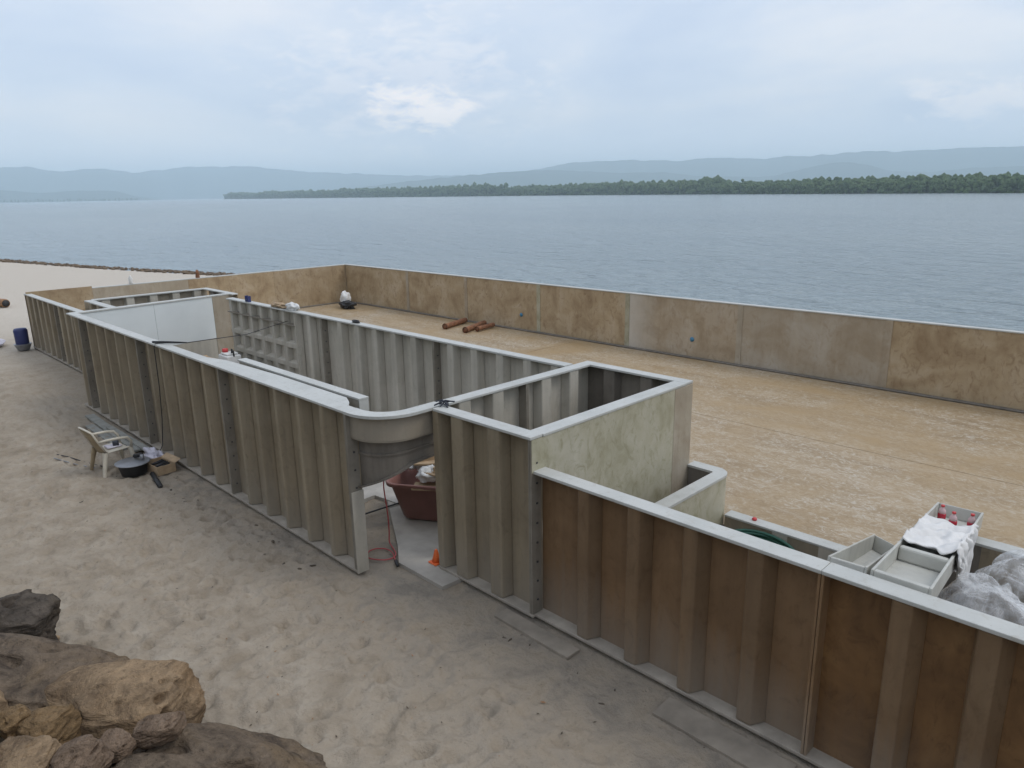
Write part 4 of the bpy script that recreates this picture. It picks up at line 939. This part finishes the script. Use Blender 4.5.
# cloth draped over the tray, hanging down its right side
b = MB(); rows = []
for j in range(60):
    v = .335 + .37 * j / 59; row = []
    for i in range(64):
        s = i / 63 * 1.55 + .05                     # along the drape in tray widths
        if s < .98: u, h = s, -.03 + .05 * math.sin(PI * min(1, s)) * 1.0
        elif s < 1.1: a = (s - .98) / .12 * PI / 2; u, h = 1.0 + .06 * math.sin(a), -.045 + .05 * (1 - math.cos(a))
        else: u, h = 1.06 + .03 * math.sin(v * 60), .005 + (s - 1.1) * .9 * (.75 + .35 * math.sin(v * 13))
        q = P(u, v, h); k = 1.0
        f1 = noise.noise((s * 2.2 + v * 9, v * 16 - s * 3, 3)); f2 = noise.noise((s * 6, v * 40, 8))
        q = q + tn * (.055 * f1 + .022 * f2 + .02) + Vector((.05 * f2, 0, 0)) * (s > 1.05) + Vector((0, (noise.noise((s * 3, 5, 1)) * .12) * (1 if j in (0, 59) else .6), 0))
        row.append(tuple(q))
    rows.append(row)
b.grid(rows); o = clutter('cloth', 'white crumpled cloth draped over the long three compartment tray', 'cloth', b, M['cloth'], tuple(P(.7, .58, 0)))
md = o.modifiers.new('thickness', 'SOLIDIFY'); md.thickness = .012
clutter('plastic_bag', 'clear plastic bag stuffed in the channel directly beside the long tray', 'plastic bag', crumple((-1.10, 6.85, .70), (.58, .68, .68), 71, film=True), M['film'], (-1.1, 6.85, .12))
clutter('plastic_bag', 'bigger clear plastic bag at the right frame edge in the channel', 'plastic bag', crumple((-.55, 7.55, .72), (.80, .70, .68), 75, film=True), M['film'], (-.55, 7.55, .12))
# green hose coiled in the channel
b = MB(); pts = []
for k in range(90):
    a = 2 * PI * k / 22; r = .42 + .02 * math.sin(k * .7); pts.append((-3.72 + r * 1.1 * math.cos(a), 8.10 + r * .55 * math.sin(a), .20 + .0012 * k + .09 * math.sin(a)))
b.tube(pts, .022, 7); clutter('garden_hose', 'dark green hose coiled in the channel behind the low wall', 'hose', b, M['greenhose'], (-3.6, 7.7, .12))
b = MB(); b.lathe([(.03, 0), (.035, .02), (.02, .035)], 10, (-4.0, 8.47, .45)); clutter('red_lid', 'tiny red lid lying on the weir wall rim', 'lid', b, M['redplastic'], (-4, 8.47, .45))
# litter on the sand: leaves and chips
b = MB(); rl = random.Random(21)
for i in range(170):
    x, y = rl.uniform(-15, -1.8), rl.uniform(2.2, 5.15 if rl.random() < .3 else 4.35)
    if y > 4.3 and x < -7.3: y = rl.uniform(3.4, 4.3)
    s = rl.uniform(.008, .022) * (1.6 if rl.random() < .08 else 1); a = rl.uniform(0, PI); z = ground(x, y) + .008; b.cur = rl.choice((0, 0, 1))
    b.add([(x + s * u * math.cos(a) - s * .45 * v * math.sin(a), y + s * u * math.sin(a) + s * .45 * v * math.cos(a), z + .4 * s * w_) for u, v, w_ in ((-1, 0, 0), (0, -1, .3), (1, 0, .8), (0, 1, .4), (0, 0, -.4))], [(0, 1, 2, 3), (0, 4, 1), (1, 4, 2), (2, 4, 3), (3, 4, 0)])
b.cur = 0; b.smooth = True
for i in range(24):
    x, y, r = (rl.uniform(-12.5, -7.6), rl.uniform(3.75, 4.36), rl.uniform(.010, .028)) if i < 14 else (rl.uniform(-5.2, -2), rl.uniform(4.6, 5.1), rl.uniform(.006, .016))
    z = ground(x, y); e = rl.uniform(1, 3); a = rl.uniform(0, PI)
    b.add([(x + (v.x * e * math.cos(a) - v.y * math.sin(a)) * r, y + (v.x * e * math.sin(a) + v.y * math.cos(a)) * r, z + v.z * r * .4 * rl.uniform(.7, 1.3)) for v in IV], IF)
struct(b.build('litter', [M['earth'], M['log']]), 'stuff')

# ------------------------------------------------------------------ render settings
sc.render.engine = 'CYCLES'
sc.cycles.use_denoising = True
sc.cycles.max_bounces = 12; sc.cycles.diffuse_bounces = 3; sc.cycles.glossy_bounces = 3; sc.cycles.volume_bounces = 8; sc.cycles.transparent_max_bounces = 8
sc.view_settings.view_transform = 'Standard'; sc.view_settings.look = 'None'; sc.view_settings.gamma = 1; sc.view_settings.exposure = 0
